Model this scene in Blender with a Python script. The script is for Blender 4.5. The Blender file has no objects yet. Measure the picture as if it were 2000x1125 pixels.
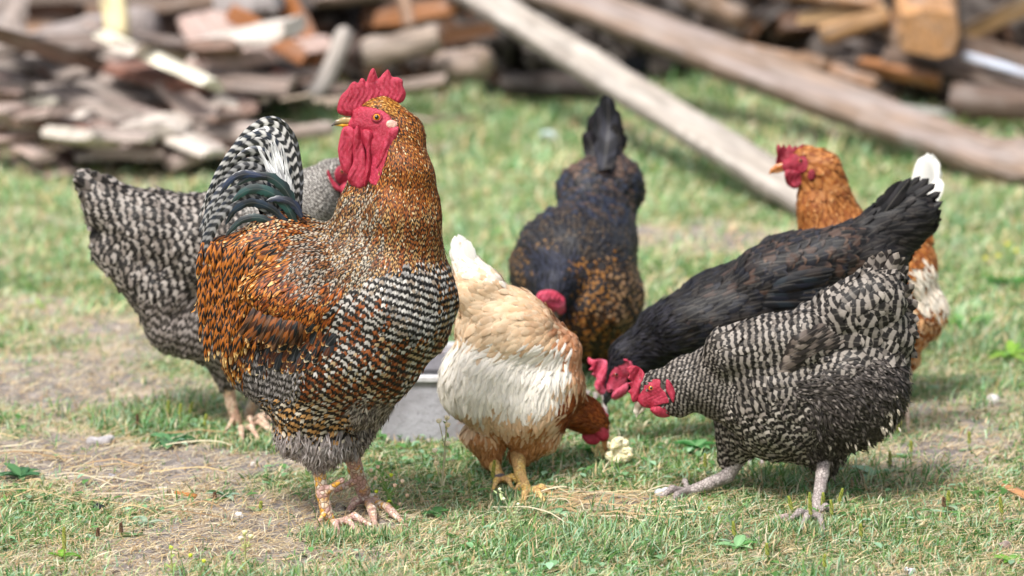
import bpy, math, random
import numpy as np
from mathutils import Vector, Matrix

# ------------------------------------------------------------------ camera, sky, sun, exposure
SC = bpy.context.scene
PITCH = math.radians(11.47); F = 7500.0; CZ = 1.38
cam_d = bpy.data.cameras.new("camera"); cam = bpy.data.objects.new("camera", cam_d)
SC.collection.objects.link(cam); SC.camera = cam
cam_d.sensor_width = 36; cam_d.lens = 135; cam_d.clip_start = .1; cam_d.clip_end = 1000
cam.location = (0, 0, CZ); cam.rotation_euler = (math.pi/2 - PITCH, 0, 0)
cam_d.dof.use_dof = True; cam_d.dof.focus_distance = 5.27; cam_d.dof.aperture_fstop = 3.4
SUN_EL, SUN_AZ = math.radians(58), math.radians(215)      # azimuth measured clockwise from +Y
world = bpy.data.worlds.new("World"); SC.world = world; world.use_nodes = True
wn = world.node_tree; bg = wn.nodes["Background"]
sky = wn.nodes.new("ShaderNodeTexSky"); sky.sky_type = 'NISHITA'; sky.sun_disc = False
sky.sun_elevation = SUN_EL; sky.sun_rotation = SUN_AZ; sky.dust_density = 4; sky.air_density = 1.0
hs = wn.nodes.new("ShaderNodeHueSaturation"); hs.inputs["Saturation"].default_value = .45
wn.links.new(sky.outputs[0], hs.inputs["Color"]); wn.links.new(hs.outputs[0], bg.inputs[0]); bg.inputs[1].default_value = .11
sd = bpy.data.lights.new("sun", 'SUN'); sd.energy = 2.2; sd.angle = math.radians(11); sd.color = (1, .975, .94)
sun = bpy.data.objects.new("sun", sd); SC.collection.objects.link(sun)
_d = Vector((math.sin(SUN_AZ)*math.cos(SUN_EL), math.cos(SUN_AZ)*math.cos(SUN_EL), math.sin(SUN_EL)))
sun.rotation_euler = _d.to_track_quat('Z', 'Y').to_euler(); sun.location = (0, 0, 6)
SC.view_settings.view_transform = 'Standard'; SC.view_settings.look = 'None'
SC.view_settings.exposure = 1.06; SC.view_settings.gamma = 1

rng = np.random.default_rng(7); random.seed(7)
COS, SIN = math.cos(PITCH), math.sin(PITCH)

def P(px, py, Y):
    """world point seen at photo pixel (px,py) on the vertical plane y=Y"""
    px = np.asarray(px, float); py = np.asarray(py, float); a = (px-1000)/F; b = (562.5-py)/F
    dy = COS + b*SIN; dz = -SIN + b*COS; t = Y/dy
    return np.stack([a*t, np.broadcast_to(Y, t.shape)*1.0, CZ + dz*t], -1)
def G(px, py, z=0.0):
    a = (px-1000)/F; b = (562.5-py)/F; dy = COS+b*SIN; dz = -SIN+b*COS; t = (z-CZ)/dz
    return np.array([a*t, dy*t, z])
def PROJ(p):
    d = p - np.array([0, 0, CZ]); f = d[..., 1]*COS - d[..., 2]*SIN; u = d[..., 1]*SIN + d[..., 2]*COS
    return np.stack([1000 + F*d[..., 0]/f, 562.5 - F*u/f], -1)
def SCL(Y, py=562): return F*(COS + (562.5-py)/F*SIN)/Y      # px per metre
def lin(h):
    c = [int(h[i:i+2], 16)/255 for i in (0, 2, 4)]
    return np.array([x/12.92 if x <= .04045 else ((x+.055)/1.055)**2.4 for x in c])

# ------------------------------------------------------------------ object helpers
def link(o): SC.collection.objects.link(o); return o
def tag(o, label, cat=None, group=None, kind=None):
    if label: o["label"] = label
    if cat: o["category"] = cat
    if group: o["group"] = group
    if kind: o["kind"] = kind
    return o
def empty(name, loc, label, cat, group=None):
    o = link(bpy.data.objects.new(name, None)); o.location = tuple(float(x) for x in loc); o.empty_display_size = .05
    return tag(o, label, cat, group)
def mesh(name, V, Fc, mats, parent=None, attrs=None, smooth=True, midx=None, origin=None):
    """V (n,3) world coords; Fc list of arrays (m,k); linked as one object"""
    V = np.asarray(V, np.float32)
    if parent is not None: org = np.array(parent_origin(parent))
    elif origin is not None: org = np.array(origin)
    else: org = np.zeros(3)
    me = bpy.data.meshes.new(name)
    Fc = [np.asarray(f, np.int32) for f in (Fc if isinstance(Fc, list) else [Fc]) if len(f)]
    me.vertices.add(len(V)); me.vertices.foreach_set("co", (V-org).astype(np.float32).ravel())
    nl = sum(f.size for f in Fc); nf = sum(len(f) for f in Fc)
    me.loops.add(nl); me.polygons.add(nf)
    me.loops.foreach_set("vertex_index", np.concatenate([f.ravel() for f in Fc]))
    st = []; s = 0
    for f in Fc:
        st.append(s + np.arange(len(f))*f.shape[1]); s += f.size
    me.polygons.foreach_set("loop_start", np.concatenate(st).astype(np.int32))
    for m in (mats if isinstance(mats, (list, tuple)) else [mats]): me.materials.append(m)
    if midx is not None: me.polygons.foreach_set("material_index", np.asarray(midx, np.int32))
    me.polygons.foreach_set("use_smooth", np.full(nf, smooth))
    me.update(calc_edges=True)
    for k, a in (attrs or {}).items():
        a = np.asarray(a, np.float32)
        if k.startswith("c"):
            at = me.attributes.new(k, 'FLOAT_COLOR', 'POINT'); at.data.foreach_set("color", np.concatenate([a, np.ones((len(a), 1), np.float32)], 1).ravel())
        else:
            at = me.attributes.new(k, 'FLOAT_VECTOR', 'POINT'); at.data.foreach_set("vector", a.ravel())
    me.validate()
    o = link(bpy.data.objects.new(name, me))
    if parent is not None: o.parent = parent
    else: o.location = tuple(float(x) for x in org)
    return o
def parent_origin(o):
    p = np.array(o.location, float)
    while o.parent is not None: o = o.parent; p = p + np.array(o.location, float)
    return p

# ------------------------------------------------------------------ materials
class NT:
    def __init__(s, name, rough=.6, spec=.4):
        s.m = bpy.data.materials.new(name); s.m.use_nodes = True; s.t = s.m.node_tree; s.n = s.t.nodes
        s.b = s.n["Principled BSDF"]; s.b.inputs["Roughness"].default_value = rough; s.b.inputs["Specular IOR Level"].default_value = spec
    def add(s, typ, **kw):
        nd = s.n.new(typ)
        for k, v in kw.items(): setattr(nd, k, v)
        return nd
    def con(s, a, b):
        s.t.links.new(a, b)
    def put(s, sock, v):
        if hasattr(v, "is_linked") or isinstance(v, bpy.types.NodeSocket): s.t.links.new(v, sock)
        elif hasattr(sock.default_value, "__len__") and not hasattr(v, "__len__"): sock.default_value = [v]*len(sock.default_value)
        elif hasattr(v, "__len__") and len(sock.default_value) == 4 and len(v) == 3: sock.default_value = (*v, 1)
        else: sock.default_value = v
    def math(s, op, a, b=0, c=0):
        nd = s.add("ShaderNodeMath", operation=op)
        for i, v in enumerate((a, b, c)): s.put(nd.inputs[i], v)
        return nd.outputs[0]
    def mix(s, f, a, b, mode='MIX'):
        nd = s.add("ShaderNodeMix", data_type='RGBA', blend_type=mode)
        s.put(nd.inputs[0], f); s.put(nd.inputs[6], a); s.put(nd.inputs[7], b); return nd.outputs[2]
    def step(s, x, lo, hi):
        nd = s.add("ShaderNodeMapRange", interpolation_type='SMOOTHSTEP')
        s.put(nd.inputs[0], x); s.put(nd.inputs[1], lo); s.put(nd.inputs[2], hi); return nd.outputs[0]
    def coord(s): return s.add("ShaderNodeTexCoord").outputs["Object"]
    def scale(s, vec, sc):
        nd = s.add("ShaderNodeMapping"); s.con(vec, nd.inputs[0]); nd.inputs["Scale"].default_value = sc; return nd.outputs[0]
    def noise(s, sc, det=4, vec=None, rough=.55, dist=0):
        nd = s.add("ShaderNodeTexNoise"); nd.inputs["Scale"].default_value = sc; nd.inputs["Detail"].default_value = det
        nd.inputs["Roughness"].default_value = rough; nd.inputs["Distortion"].default_value = dist
        s.con(vec if vec is not None else s.coord(), nd.inputs["Vector"]); return nd.outputs[0]
    def vor(s, sc, vec=None, feat='F1', out=0):
        nd = s.add("ShaderNodeTexVoronoi", feature=feat); nd.inputs["Scale"].default_value = sc
        s.con(vec if vec is not None else s.coord(), nd.inputs["Vector"]); return nd.outputs[out]
    def attr(s, name): return s.add("ShaderNodeAttribute", attribute_name=name)
    def bump(s, h, strength=.5, dist=.002):
        nd = s.add("ShaderNodeBump"); nd.inputs["Strength"].default_value = strength; nd.inputs["Distance"].default_value = dist
        s.con(h, nd.inputs["Height"]); s.con(nd.outputs[0], s.b.inputs["Normal"])
    def col(s, c): s.put(s.b.inputs["Base Color"], c); return s.m

def feather_material():
    t = NT("feather", .55, .3)
    A, B, T = t.attr("cA").outputs[0], t.attr("cB").outputs[0], t.attr("cT").outputs[0]
    fp = t.add("ShaderNodeSeparateXYZ"); t.con(t.attr("fp").outputs["Vector"], fp.inputs[0])
    fu = t.add("ShaderNodeSeparateXYZ"); t.con(t.attr("fuv").outputs["Vector"], fu.inputs[0])
    ns = t.noise(170, 3)
    ph = t.math('MULTIPLY_ADD', ns, .22, fp.outputs[0])
    sn = t.math('SINE', t.math('MULTIPLY', ph, 2*math.pi))
    m = t.step(t.math('SUBTRACT', sn, fp.outputs[1]), -.5, .5)
    c = t.mix(m, A, B)
    v = t.math('ADD', fu.outputs[1], t.math('MULTIPLY', t.math('SUBTRACT', ns, .5), .25))
    tm = t.step(t.math('SUBTRACT', v, fp.outputs[2]), 0, .1)
    c = t.mix(tm, c, T)
    # shaft and barb streaks
    au = t.math('ABSOLUTE', fu.outputs[0])
    sh = t.math('SUBTRACT', 1, t.step(au, .02, .14))
    c = t.mix(t.math('MULTIPLY', sh, .09), c, (.55, .5, .42))
    barb = t.math('SINE', t.math('MULTIPLY', t.math('SUBTRACT', t.math('MULTIPLY', fu.outputs[1], 2.4), au), 60))
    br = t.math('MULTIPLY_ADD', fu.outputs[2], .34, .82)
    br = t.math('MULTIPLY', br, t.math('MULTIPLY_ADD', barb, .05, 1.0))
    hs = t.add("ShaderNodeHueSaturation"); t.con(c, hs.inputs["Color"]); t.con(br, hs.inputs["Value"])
    tr = t.add("ShaderNodeBsdfTranslucent"); t.con(hs.outputs[0], tr.inputs[0]); mx = t.add("ShaderNodeMixShader"); mx.inputs[0].default_value = .22
    t.con(t.b.outputs[0], mx.inputs[1]); t.con(tr.outputs[0], mx.inputs[2]); t.con(mx.outputs[0], t.n["Material Output"].inputs[0])
    return t.col(hs.outputs[0])
M_FEATHER = feather_material()
def down_material():
    t = NT("undercoat", .8, .2)
    return t.col(t.mix(t.step(t.noise(90, 4), .3, .7), t.mix(.5, t.attr("cA").outputs[0], (0, 0, 0)), t.attr("cA").outputs[0]))
M_DOWN = down_material()
def gloss_feather():
    t = NT("glossy_feather", .38, .5)
    A, B, T = t.attr("cA").outputs[0], t.attr("cB").outputs[0], t.attr("cT").outputs[0]
    fp = t.add("ShaderNodeSeparateXYZ"); t.con(t.attr("fp").outputs["Vector"], fp.inputs[0])
    fu = t.add("ShaderNodeSeparateXYZ"); t.con(t.attr("fuv").outputs["Vector"], fu.inputs[0])
    ph = t.math('MULTIPLY_ADD', t.noise(60, 3), .5, fp.outputs[0])
    sn = t.math('SINE', t.math('MULTIPLY', ph, 2*math.pi))
    m = t.step(t.math('SUBTRACT', sn, fp.outputs[1]), -.8, .8)
    c = t.mix(m, A, B)
    c = t.mix(t.step(t.math('SUBTRACT', fu.outputs[1], fp.outputs[2]), 0, .1), c, T)
    au = t.math('ABSOLUTE', fu.outputs[0])
    c = t.mix(t.math('MULTIPLY', t.math('SUBTRACT', 1, t.step(au, .02, .1)), .18), c, (.3, .28, .24))
    barb = t.math('SINE', t.math('MULTIPLY', t.math('SUBTRACT', t.math('MULTIPLY', fu.outputs[1], 6), au), 34))
    br = t.math('MULTIPLY', t.math('MULTIPLY_ADD', fu.outputs[2], .5, .7), t.math('MULTIPLY_ADD', barb, .1, 1.0))
    hs = t.add("ShaderNodeHueSaturation"); t.con(c, hs.inputs["Color"]); t.con(br, hs.inputs["Value"])
    return t.col(hs.outputs[0])
M_GLOSS = gloss_feather()
def skin_material(name, c1, c2, scl=620, bump=.45, rough=.5):
    t = NT(name, rough, .45)
    v = t.vor(scl, feat='DISTANCE_TO_EDGE'); n = t.noise(55, 5)
    c = t.mix(t.step(n, .35, .68), c1, c2)
    c = t.mix(t.math('MULTIPLY', t.math('SUBTRACT', 1, t.step(v, 0, .16)),   .3), c, [x*.5 for x in c1])
    c = t.mix(t.math('MULTIPLY', t.step(t.noise(700, 3), .56, .7), .4), c, [min(1, x*1.2+.1) for x in c2])
    c = t.mix(t.math('MULTIPLY', t.step(t.noise(150, 3), .58, .72), .35), c, [x*.45 for x in c1])
    t.bump(t.math('ADD', t.math('MULTIPLY', t.step(v, 0, .25), .5), t.noise(200, 4)), bump, .0018)
    t.b.inputs["Subsurface Weight"].default_value = .12; t.b.inputs["Subsurface Scale"].default_value = .004
    t.b.inputs["Subsurface Radius"].default_value = (1, .25, .15)
    return t.col(c)
M_RED = skin_material("red_skin", lin("960f2c"), lin("b83650"))
M_REDPALE = skin_material("pink_skin", lin("b82a48"), lin("d8607a"))
M_REDDARK = skin_material("dark_red_skin", lin("7c0e22"), lin("a52a40"))
M_LOBE = skin_material("pale_lobe_skin", lin("c98478"), lin("dcc4b2"), 620)
def leg_material(name, c1, c2, c3, gap, scl=(150, 150, 95)):
    t = NT(name, .5, .4)
    co = t.scale(t.coord(), scl)
    e = t.vor(1, co, 'DISTANCE_TO_EDGE'); cell = t.vor(1, co, 'F1', 1)
    sp = t.add("ShaderNodeSeparateColor"); t.con(cell, sp.inputs[0])
    n = t.noise(45, 4)
    c = t.mix(t.step(t.math('ADD', t.math('MULTIPLY', sp.outputs[0], .4), t.noise(38, 3)), .55, .8), c1, c2)
    c = t.mix(t.step(t.math('ADD', n, t.math('MULTIPLY', sp.outputs[1], .2)), .52, .72), c, c3)
    c = t.mix(t.math('SUBTRACT', 1, t.step(e, .0, .12)), c, gap)
    t.bump(t.step(e, 0, .2), .6, .0012)
    return t.col(c)
M_LEG_ROO = leg_material("rooster_scale", lin("d09a38"), lin("d6cbb8"), lin("b9948a"), lin("8a6c58"), (170, 170, 150))
M_LEG_YEL = leg_material("yellow_scale", lin("d9b45a"), lin("e0c684"), lin("c9a06a"), lin("9c7a4a"), (230, 230, 170))
M_LEG_GRY = leg_material("grey_scale", lin("a29691"), lin("b5aaa4"), lin("988c88"), lin("6a625e"), (230, 230, 170))
M_LEG_PNK = leg_material("pale_scale", lin("cdb08e"), lin("d6c2a8"), lin("c09a84"), lin("8f7766"), (230, 230, 170))
def vc_material(name, rough=.4, spec=.5):
    t = NT(name, rough, spec); n = t.noise(220, 3)
    return t.col(t.mix(t.step(n, .2, .9), t.attr("cA").outputs[0], t.mix(.35, t.attr("cA").outputs[0], (.02, .015, .01))))
M_HORN = vc_material("horn", .32, .5)
def plain(name, c, rough=.5, spec=.4):
    t = NT(name, rough, spec); return t.col(t.mix(t.step(t.noise(120, 3), .3, .7), c, [x*.75 for x in c]))
M_PUPIL = plain("pupil", (.004, .004, .004), .08, .7)
M_IRIS = plain("iris", lin("e08a1e"), .12, .6)
M_IRISD = plain("dark_iris", lin("a5501c"), .12, .6)

# ------------------------------------------------------------------ implicit surfaces -> mesh
def nets(Fv, o, h):
    nx, ny, nz = Fv.shape
    acc = np.zeros((nx-1, ny-1, nz-1, 3), np.float32); cnt = np.zeros((nx-1, ny-1, nz-1), np.float32)
    def sl(c): return tuple(slice(c[i], c[i]+(nx, ny, nz)[i]-1) for i in range(3))
    cs = [(a, b, c) for a in (0, 1) for b in (0, 1) for c in (0, 1)]
    for a in cs:
        for ax in range(3):
            if a[ax]: continue
            b = list(a); b[ax] = 1; fa = Fv[sl(a)]; fb = Fv[sl(b)]
            m = (fa < 0) != (fb < 0)
            if not m.any(): continue
            t = fa[m]/(fa[m]-fb[m])
            p = np.zeros((m.sum(), 3), np.float32); p[:] = a; p[:, ax] += t
            acc[m] += p; cnt[m] += 1
    act = cnt > 0; idx = np.full(act.shape, -1, np.int32); idx[act] = np.arange(act.sum())
    ijk = np.argwhere(act); V = o + h*(ijk + acc[act]/cnt[act][:, None])
    Q = []
    s = Fv < 0
    for ax in range(3):
        b, c = [i for i in range(3) if i != ax]
        lo = [slice(None)]*3; hi = [slice(None)]*3; lo[ax] = slice(0, -1); hi[ax] = slice(1, None)
        ed = s[tuple(lo)] != s[tuple(hi)]; pos = np.argwhere(ed)
        pos = pos[(pos[:, b] > 0) & (pos[:, c] > 0) & (pos[:, b] < Fv.shape[b]-1) & (pos[:, c] < Fv.shape[c]-1)]
        inside = s[tuple(pos.T)]
        def cell(db, dc):
            q = pos.copy(); q[:, b] -= db; q[:, c] -= dc; return idx[tuple(q.T)]
        q = np.stack([cell(1, 1), cell(0, 1), cell(0, 0), cell(1, 0)], 1)
        if ax == 1: q = q[:, ::-1]
        q = np.where(inside[:, None], q, q[:, ::-1]); Q.append(q)
    Q = np.concatenate(Q); Q = Q[(Q >= 0).all(1)]
    return V, Q
def roundcone(p, a, b, ra, rb, ys=1.0):
    sc = np.array([1, 1/ys, 1]); q = (p - a)*sc; ba = (b-a)*sc; L2 = max(float(ba@ba), 1e-12)
    t = np.clip(q@ba/L2, 0, 1); d = np.linalg.norm(q - t[..., None]*ba, axis=-1)
    return d - (ra + (rb-ra)*t)
def smin(a, b, k):
    h = np.clip(.5+.5*(b-a)/k, 0, 1); return b*(1-h)+a*h - k*h*(1-h)
def sdf_mesh(prims, h, k, noise_amp=0, seed=0, want_field=False):
    """prims: (a,b,ra,rb,ys) in world metres"""
    lo = np.min([np.minimum(p[0]-p[2], p[1]-p[3]) for p in prims], 0) - 3*h
    hi = np.max([np.maximum(p[0]+p[2], p[1]+p[3]) for p in prims], 0) + 3*h
    ext = np.max([max(p[2], p[3])*max(0, p[4]-1) for p in prims]); lo[1] -= ext; hi[1] += ext
    n = np.ceil((hi-lo)/h).astype(int)+1
    g = np.stack(np.meshgrid(*[lo[i]+h*np.arange(n[i]) for i in range(3)], indexing='ij'), -1).astype(np.float32)
    Fv = None
    for a, b, ra, rb, ys in prims:
        d = roundcone(g, a.astype(np.float32), b.astype(np.float32), ra, rb, ys)
        Fv = d if Fv is None else smin(Fv, d, k)
    if noise_amp:
        r = np.random.default_rng(seed); 
        for _ in range(6):
            kv = r.normal(size=3); kv *= r.uniform(60, 160)/np.linalg.norm(kv)
            Fv = Fv + noise_amp/3*np.sin(g@kv.astype(np.float32) + r.uniform(0, 6))
    if want_field: return (*nets(Fv, lo, h), (Fv, lo, h))
    return nets(Fv, lo, h)
def sdf_at(fld, p):
    Fv, lo, h = fld; q = (p-lo)/h; q = np.clip(q, 0, np.array(Fv.shape)-1.001); i = q.astype(int); f = q-i; r = 0; g = np.zeros_like(p)
    c = {}
    for a in (0, 1):
        for b in (0, 1):
            for d in (0, 1): c[a, b, d] = Fv[i[:, 0]+a, i[:, 1]+b, i[:, 2]+d]
    fx, fy, fz = f.T
    for (a, b, d), v in c.items():
        wx, wy, wz = (fx if a else 1-fx), (fy if b else 1-fy), (fz if d else 1-fz); r = r+v*wx*wy*wz
        g[:, 0] += (1 if a else -1)*v*wy*wz/h; g[:, 1] += (1 if b else -1)*v*wx*wz/h; g[:, 2] += (1 if d else -1)*v*wx*wy/h
    return r, g
def tube_prims(pts, ys=1.0):
    return [(np.array(a[:3]), np.array(b[:3]), a[3], b[3], ys) for a, b in zip(pts[:-1], pts[1:])]
def inpoly(x, y, poly):
    poly = np.asarray(poly, float); r = np.zeros(np.shape(x), bool)
    for (x1, y1), (x2, y2) in zip(poly, np.roll(poly, -1, 0)):
        c = (y1 > y) != (y2 > y)
        with np.errstate(divide='ignore', invalid='ignore'): xi = (x2-x1)*(y-y1)/(y2-y1+1e-12)+x1
        r ^= c & (x < xi)
    return r
def polydist(x, y, poly):
    poly = np.asarray(poly, float); d = np.full(np.shape(x), 1e9)
    for (x1, y1), (x2, y2) in zip(poly, np.roll(poly, -1, 0)):
        dx, dy = x2-x1, y2-y1; t = np.clip(((x-x1)*dx+(y-y1)*dy)/(dx*dx+dy*dy+1e-9), 0, 1)
        d = np.minimum(d, np.hypot(x-x1-t*dx, y-y1-t*dy))
    return np.where(inpoly(x, y, poly), -d, d)
def smooth_poly(p, n=4):
    p = np.asarray(p, float); out = []
    for i in range(len(p)):
        a, b, c, d = p[i-1], p[i], p[(i+1) % len(p)], p[(i+2) % len(p)]
        for t in np.arange(n)/n:
            out.append(.5*((2*b)+(c-a)*t+(2*a-5*b+4*c-d)*t*t+(3*b-a-3*c+d)*t**3))
    return np.array(out)
def pad(poly, Y, D0, T, R, hpx=1.4, wave=None, wrinkle=0):
    """outline in photo pixels -> inflated pad, half thickness T px, rounded over R px, at depth plane Y offset D0 px to viewer"""
    poly = smooth_poly(poly, 3); lo = poly.min(0)-4; hi = poly.max(0)+4; s = SCL(Y)
    xs = np.arange(lo[0], hi[0], hpx); ys = np.arange(lo[1], hi[1], hpx)
    X, Yp = np.meshgrid(xs, ys, indexing='ij'); d = polydist(X, Yp, poly)
    q = np.clip(-d/R, 0, 1); th = T*np.sqrt(np.clip(1-(1-q)**2, 0, 1)); th = np.where(d < 0, th, -d)
    c = wave(X, Yp) if wave is not None else 0*X
    if wrinkle:
        th = th + np.where(d < -2, wrinkle*np.sin(X*.55+2*np.sin(Yp*.13))*np.sin(Yp*.19+X*.1), 0)
    m = np.abs(c).max()+T+abs(wrinkle)+4; ws = np.arange(-m, m, hpx)
    Fv = np.abs(ws[None, None, :]-c[..., None]) - th[..., None]
    V, Q = nets(Fv.astype(np.float32), np.zeros(3), 1.0)
    px = lo[0]+V[:, 0]*hpx; py = lo[1]+V[:, 1]*hpx; w = -m+V[:, 2]*hpx
    return P(px, py, Y-(D0+w)/s), Q
# ------------------------------------------------------------------ feathers
class Coat:
    """collects many feather blades per named part and links each part as one mesh"""
    def __init__(s): s.b = {}
    def add(s, part, V, Q, A): s.b.setdefault(part, []).append((V, Q, A))
    def build(s, parent, mats):
        for part, L in s.b.items():
            V = np.concatenate([l[0] for l in L]); off = np.cumsum([0]+[len(l[0]) for l in L[:-1]])
            Q = np.concatenate([l[1]+o for l, o in zip(L, off)])
            A = {k: np.concatenate([l[2][k] for l in L]) for k in L[0][2]}
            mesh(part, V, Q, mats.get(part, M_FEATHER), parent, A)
ROWS = np.array([0, .22, .45, .68, .86, .96, 1.0])
def prof(v, point):
    r = np.where(v < .6, .45+.55*np.sin(np.minimum(v/.6, 1)*math.pi/2), np.sqrt(np.clip(1-((v-.6)/.4)**2, 0, 1)))
    p = np.where(v < .35, .6+.4*v/.35, np.clip(1-(v-.35)/.65, 0, 1)**.8)
    return r*(1-point)+p*point
def blades(base, t, n, L, W, lift, curl, A, B, T, ph0, per, duty, tip, rnd, point=0., chev=.25, camber=.17, fld=None, axis=None):
    N = len(base); s = np.cross(t, n); s /= np.linalg.norm(s, axis=1)[:, None]+1e-9
    R = len(ROWS); us = np.array([-1, 0, 1.]); V = np.zeros((N, R, 3, 3)); v = ROWS[None, :, None]
    cen = base[:, None, :] + t[:, None, :]*(L*np.cos(lift))[:, None, None]*v + n[:, None, :]*(L[:, None, None]*(np.sin(lift)[:, None, None]*v - curl[:, None, None]*v*v))
    w = prof(ROWS, point)[None, :]*W[:, None]/2
    for j, u in enumerate(us):
        V[:, :, j] = cen + s[:, None, :]*(w*u)[..., None] - n[:, None, :]*(abs(u)*camber*w*2)[..., None]
        if u: V[:, :, j] -= t[:, None, :]*(w*.35)[..., None]
    if fld is not None:      # drape over the body: every vertex keeps its height above the surface
        hv = L[:, None]*(np.sin(lift)[:, None]*v[:, :, 0] - curl[:, None]*v[:, :, 0]**2)
        tgt = np.stack([hv - abs(u)*camber*w*2 for u in us], 2).reshape(-1)
        Vf = V.reshape(-1, 3)
        for _ in range(2):
            dd, g = sdf_at(fld, Vf); g2 = np.maximum((g*g).sum(1), .3)
            Vf = Vf + g*((np.maximum(tgt, -.0015)+.0006-dd)/g2)[:, None]*.9
        V = Vf.reshape(N, R, 3, 3)
    idx = np.arange(N*R*3).reshape(N, R, 3)
    q = np.stack([idx[:, :-1, :-1], idx[:, 1:, :-1], idx[:, 1:, 1:], idx[:, :-1, 1:]], -1).reshape(-1, 4)
    bc = lambda c: np.broadcast_to(c[:, None, None, :], (N, R, 3, 3)).reshape(-1, 3)
    ph = ph0[:, None, None] + v*(L/per)[:, None, None] - chev*np.abs(us)[None, None, :]*np.ones((N, R, 1))
    if axis is not None:   # bars line up from feather to feather
        ph = (V@axis) + ph0[:, None, None] - chev*np.abs(us)[None, None, :]
    fp = np.stack([ph, np.broadcast_to(duty[:, None, None], ph.shape), np.broadcast_to(tip[:, None, None], ph.shape)], -1).reshape(-1, 3)
    uv = np.stack([np.broadcast_to(us[None, None, :], ph.shape), np.broadcast_to(v, ph.shape), np.broadcast_to(rnd[:, None, None], ph.shape)], -1).reshape(-1, 3)
    return V.reshape(-1, 3), q, dict(cA=bc(A), cB=bc(B), cT=bc(T), fp=fp, fuv=uv)
def pick(c, N):
    if isinstance(c, str): return np.tile(lin(c), (N, 1))
    cols = np.array([lin(x[0] if isinstance(x, tuple) else x) for x in c]); w = np.array([x[1] if isinstance(x, tuple) else 1. for x in c], float); w = w/w.sum()
    return cols[rng.choice(len(cols), N, p=w)]
DEF = dict(part="plumage", L=24, W=11, sp=7, lift=11, curl=.1, A="222222", B="888888", T=None, per=10, duty=0., tip=9., jit=.15, field=False, point=.25, chev=.25, ljit=.2, djit=10, dens=1.)
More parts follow.
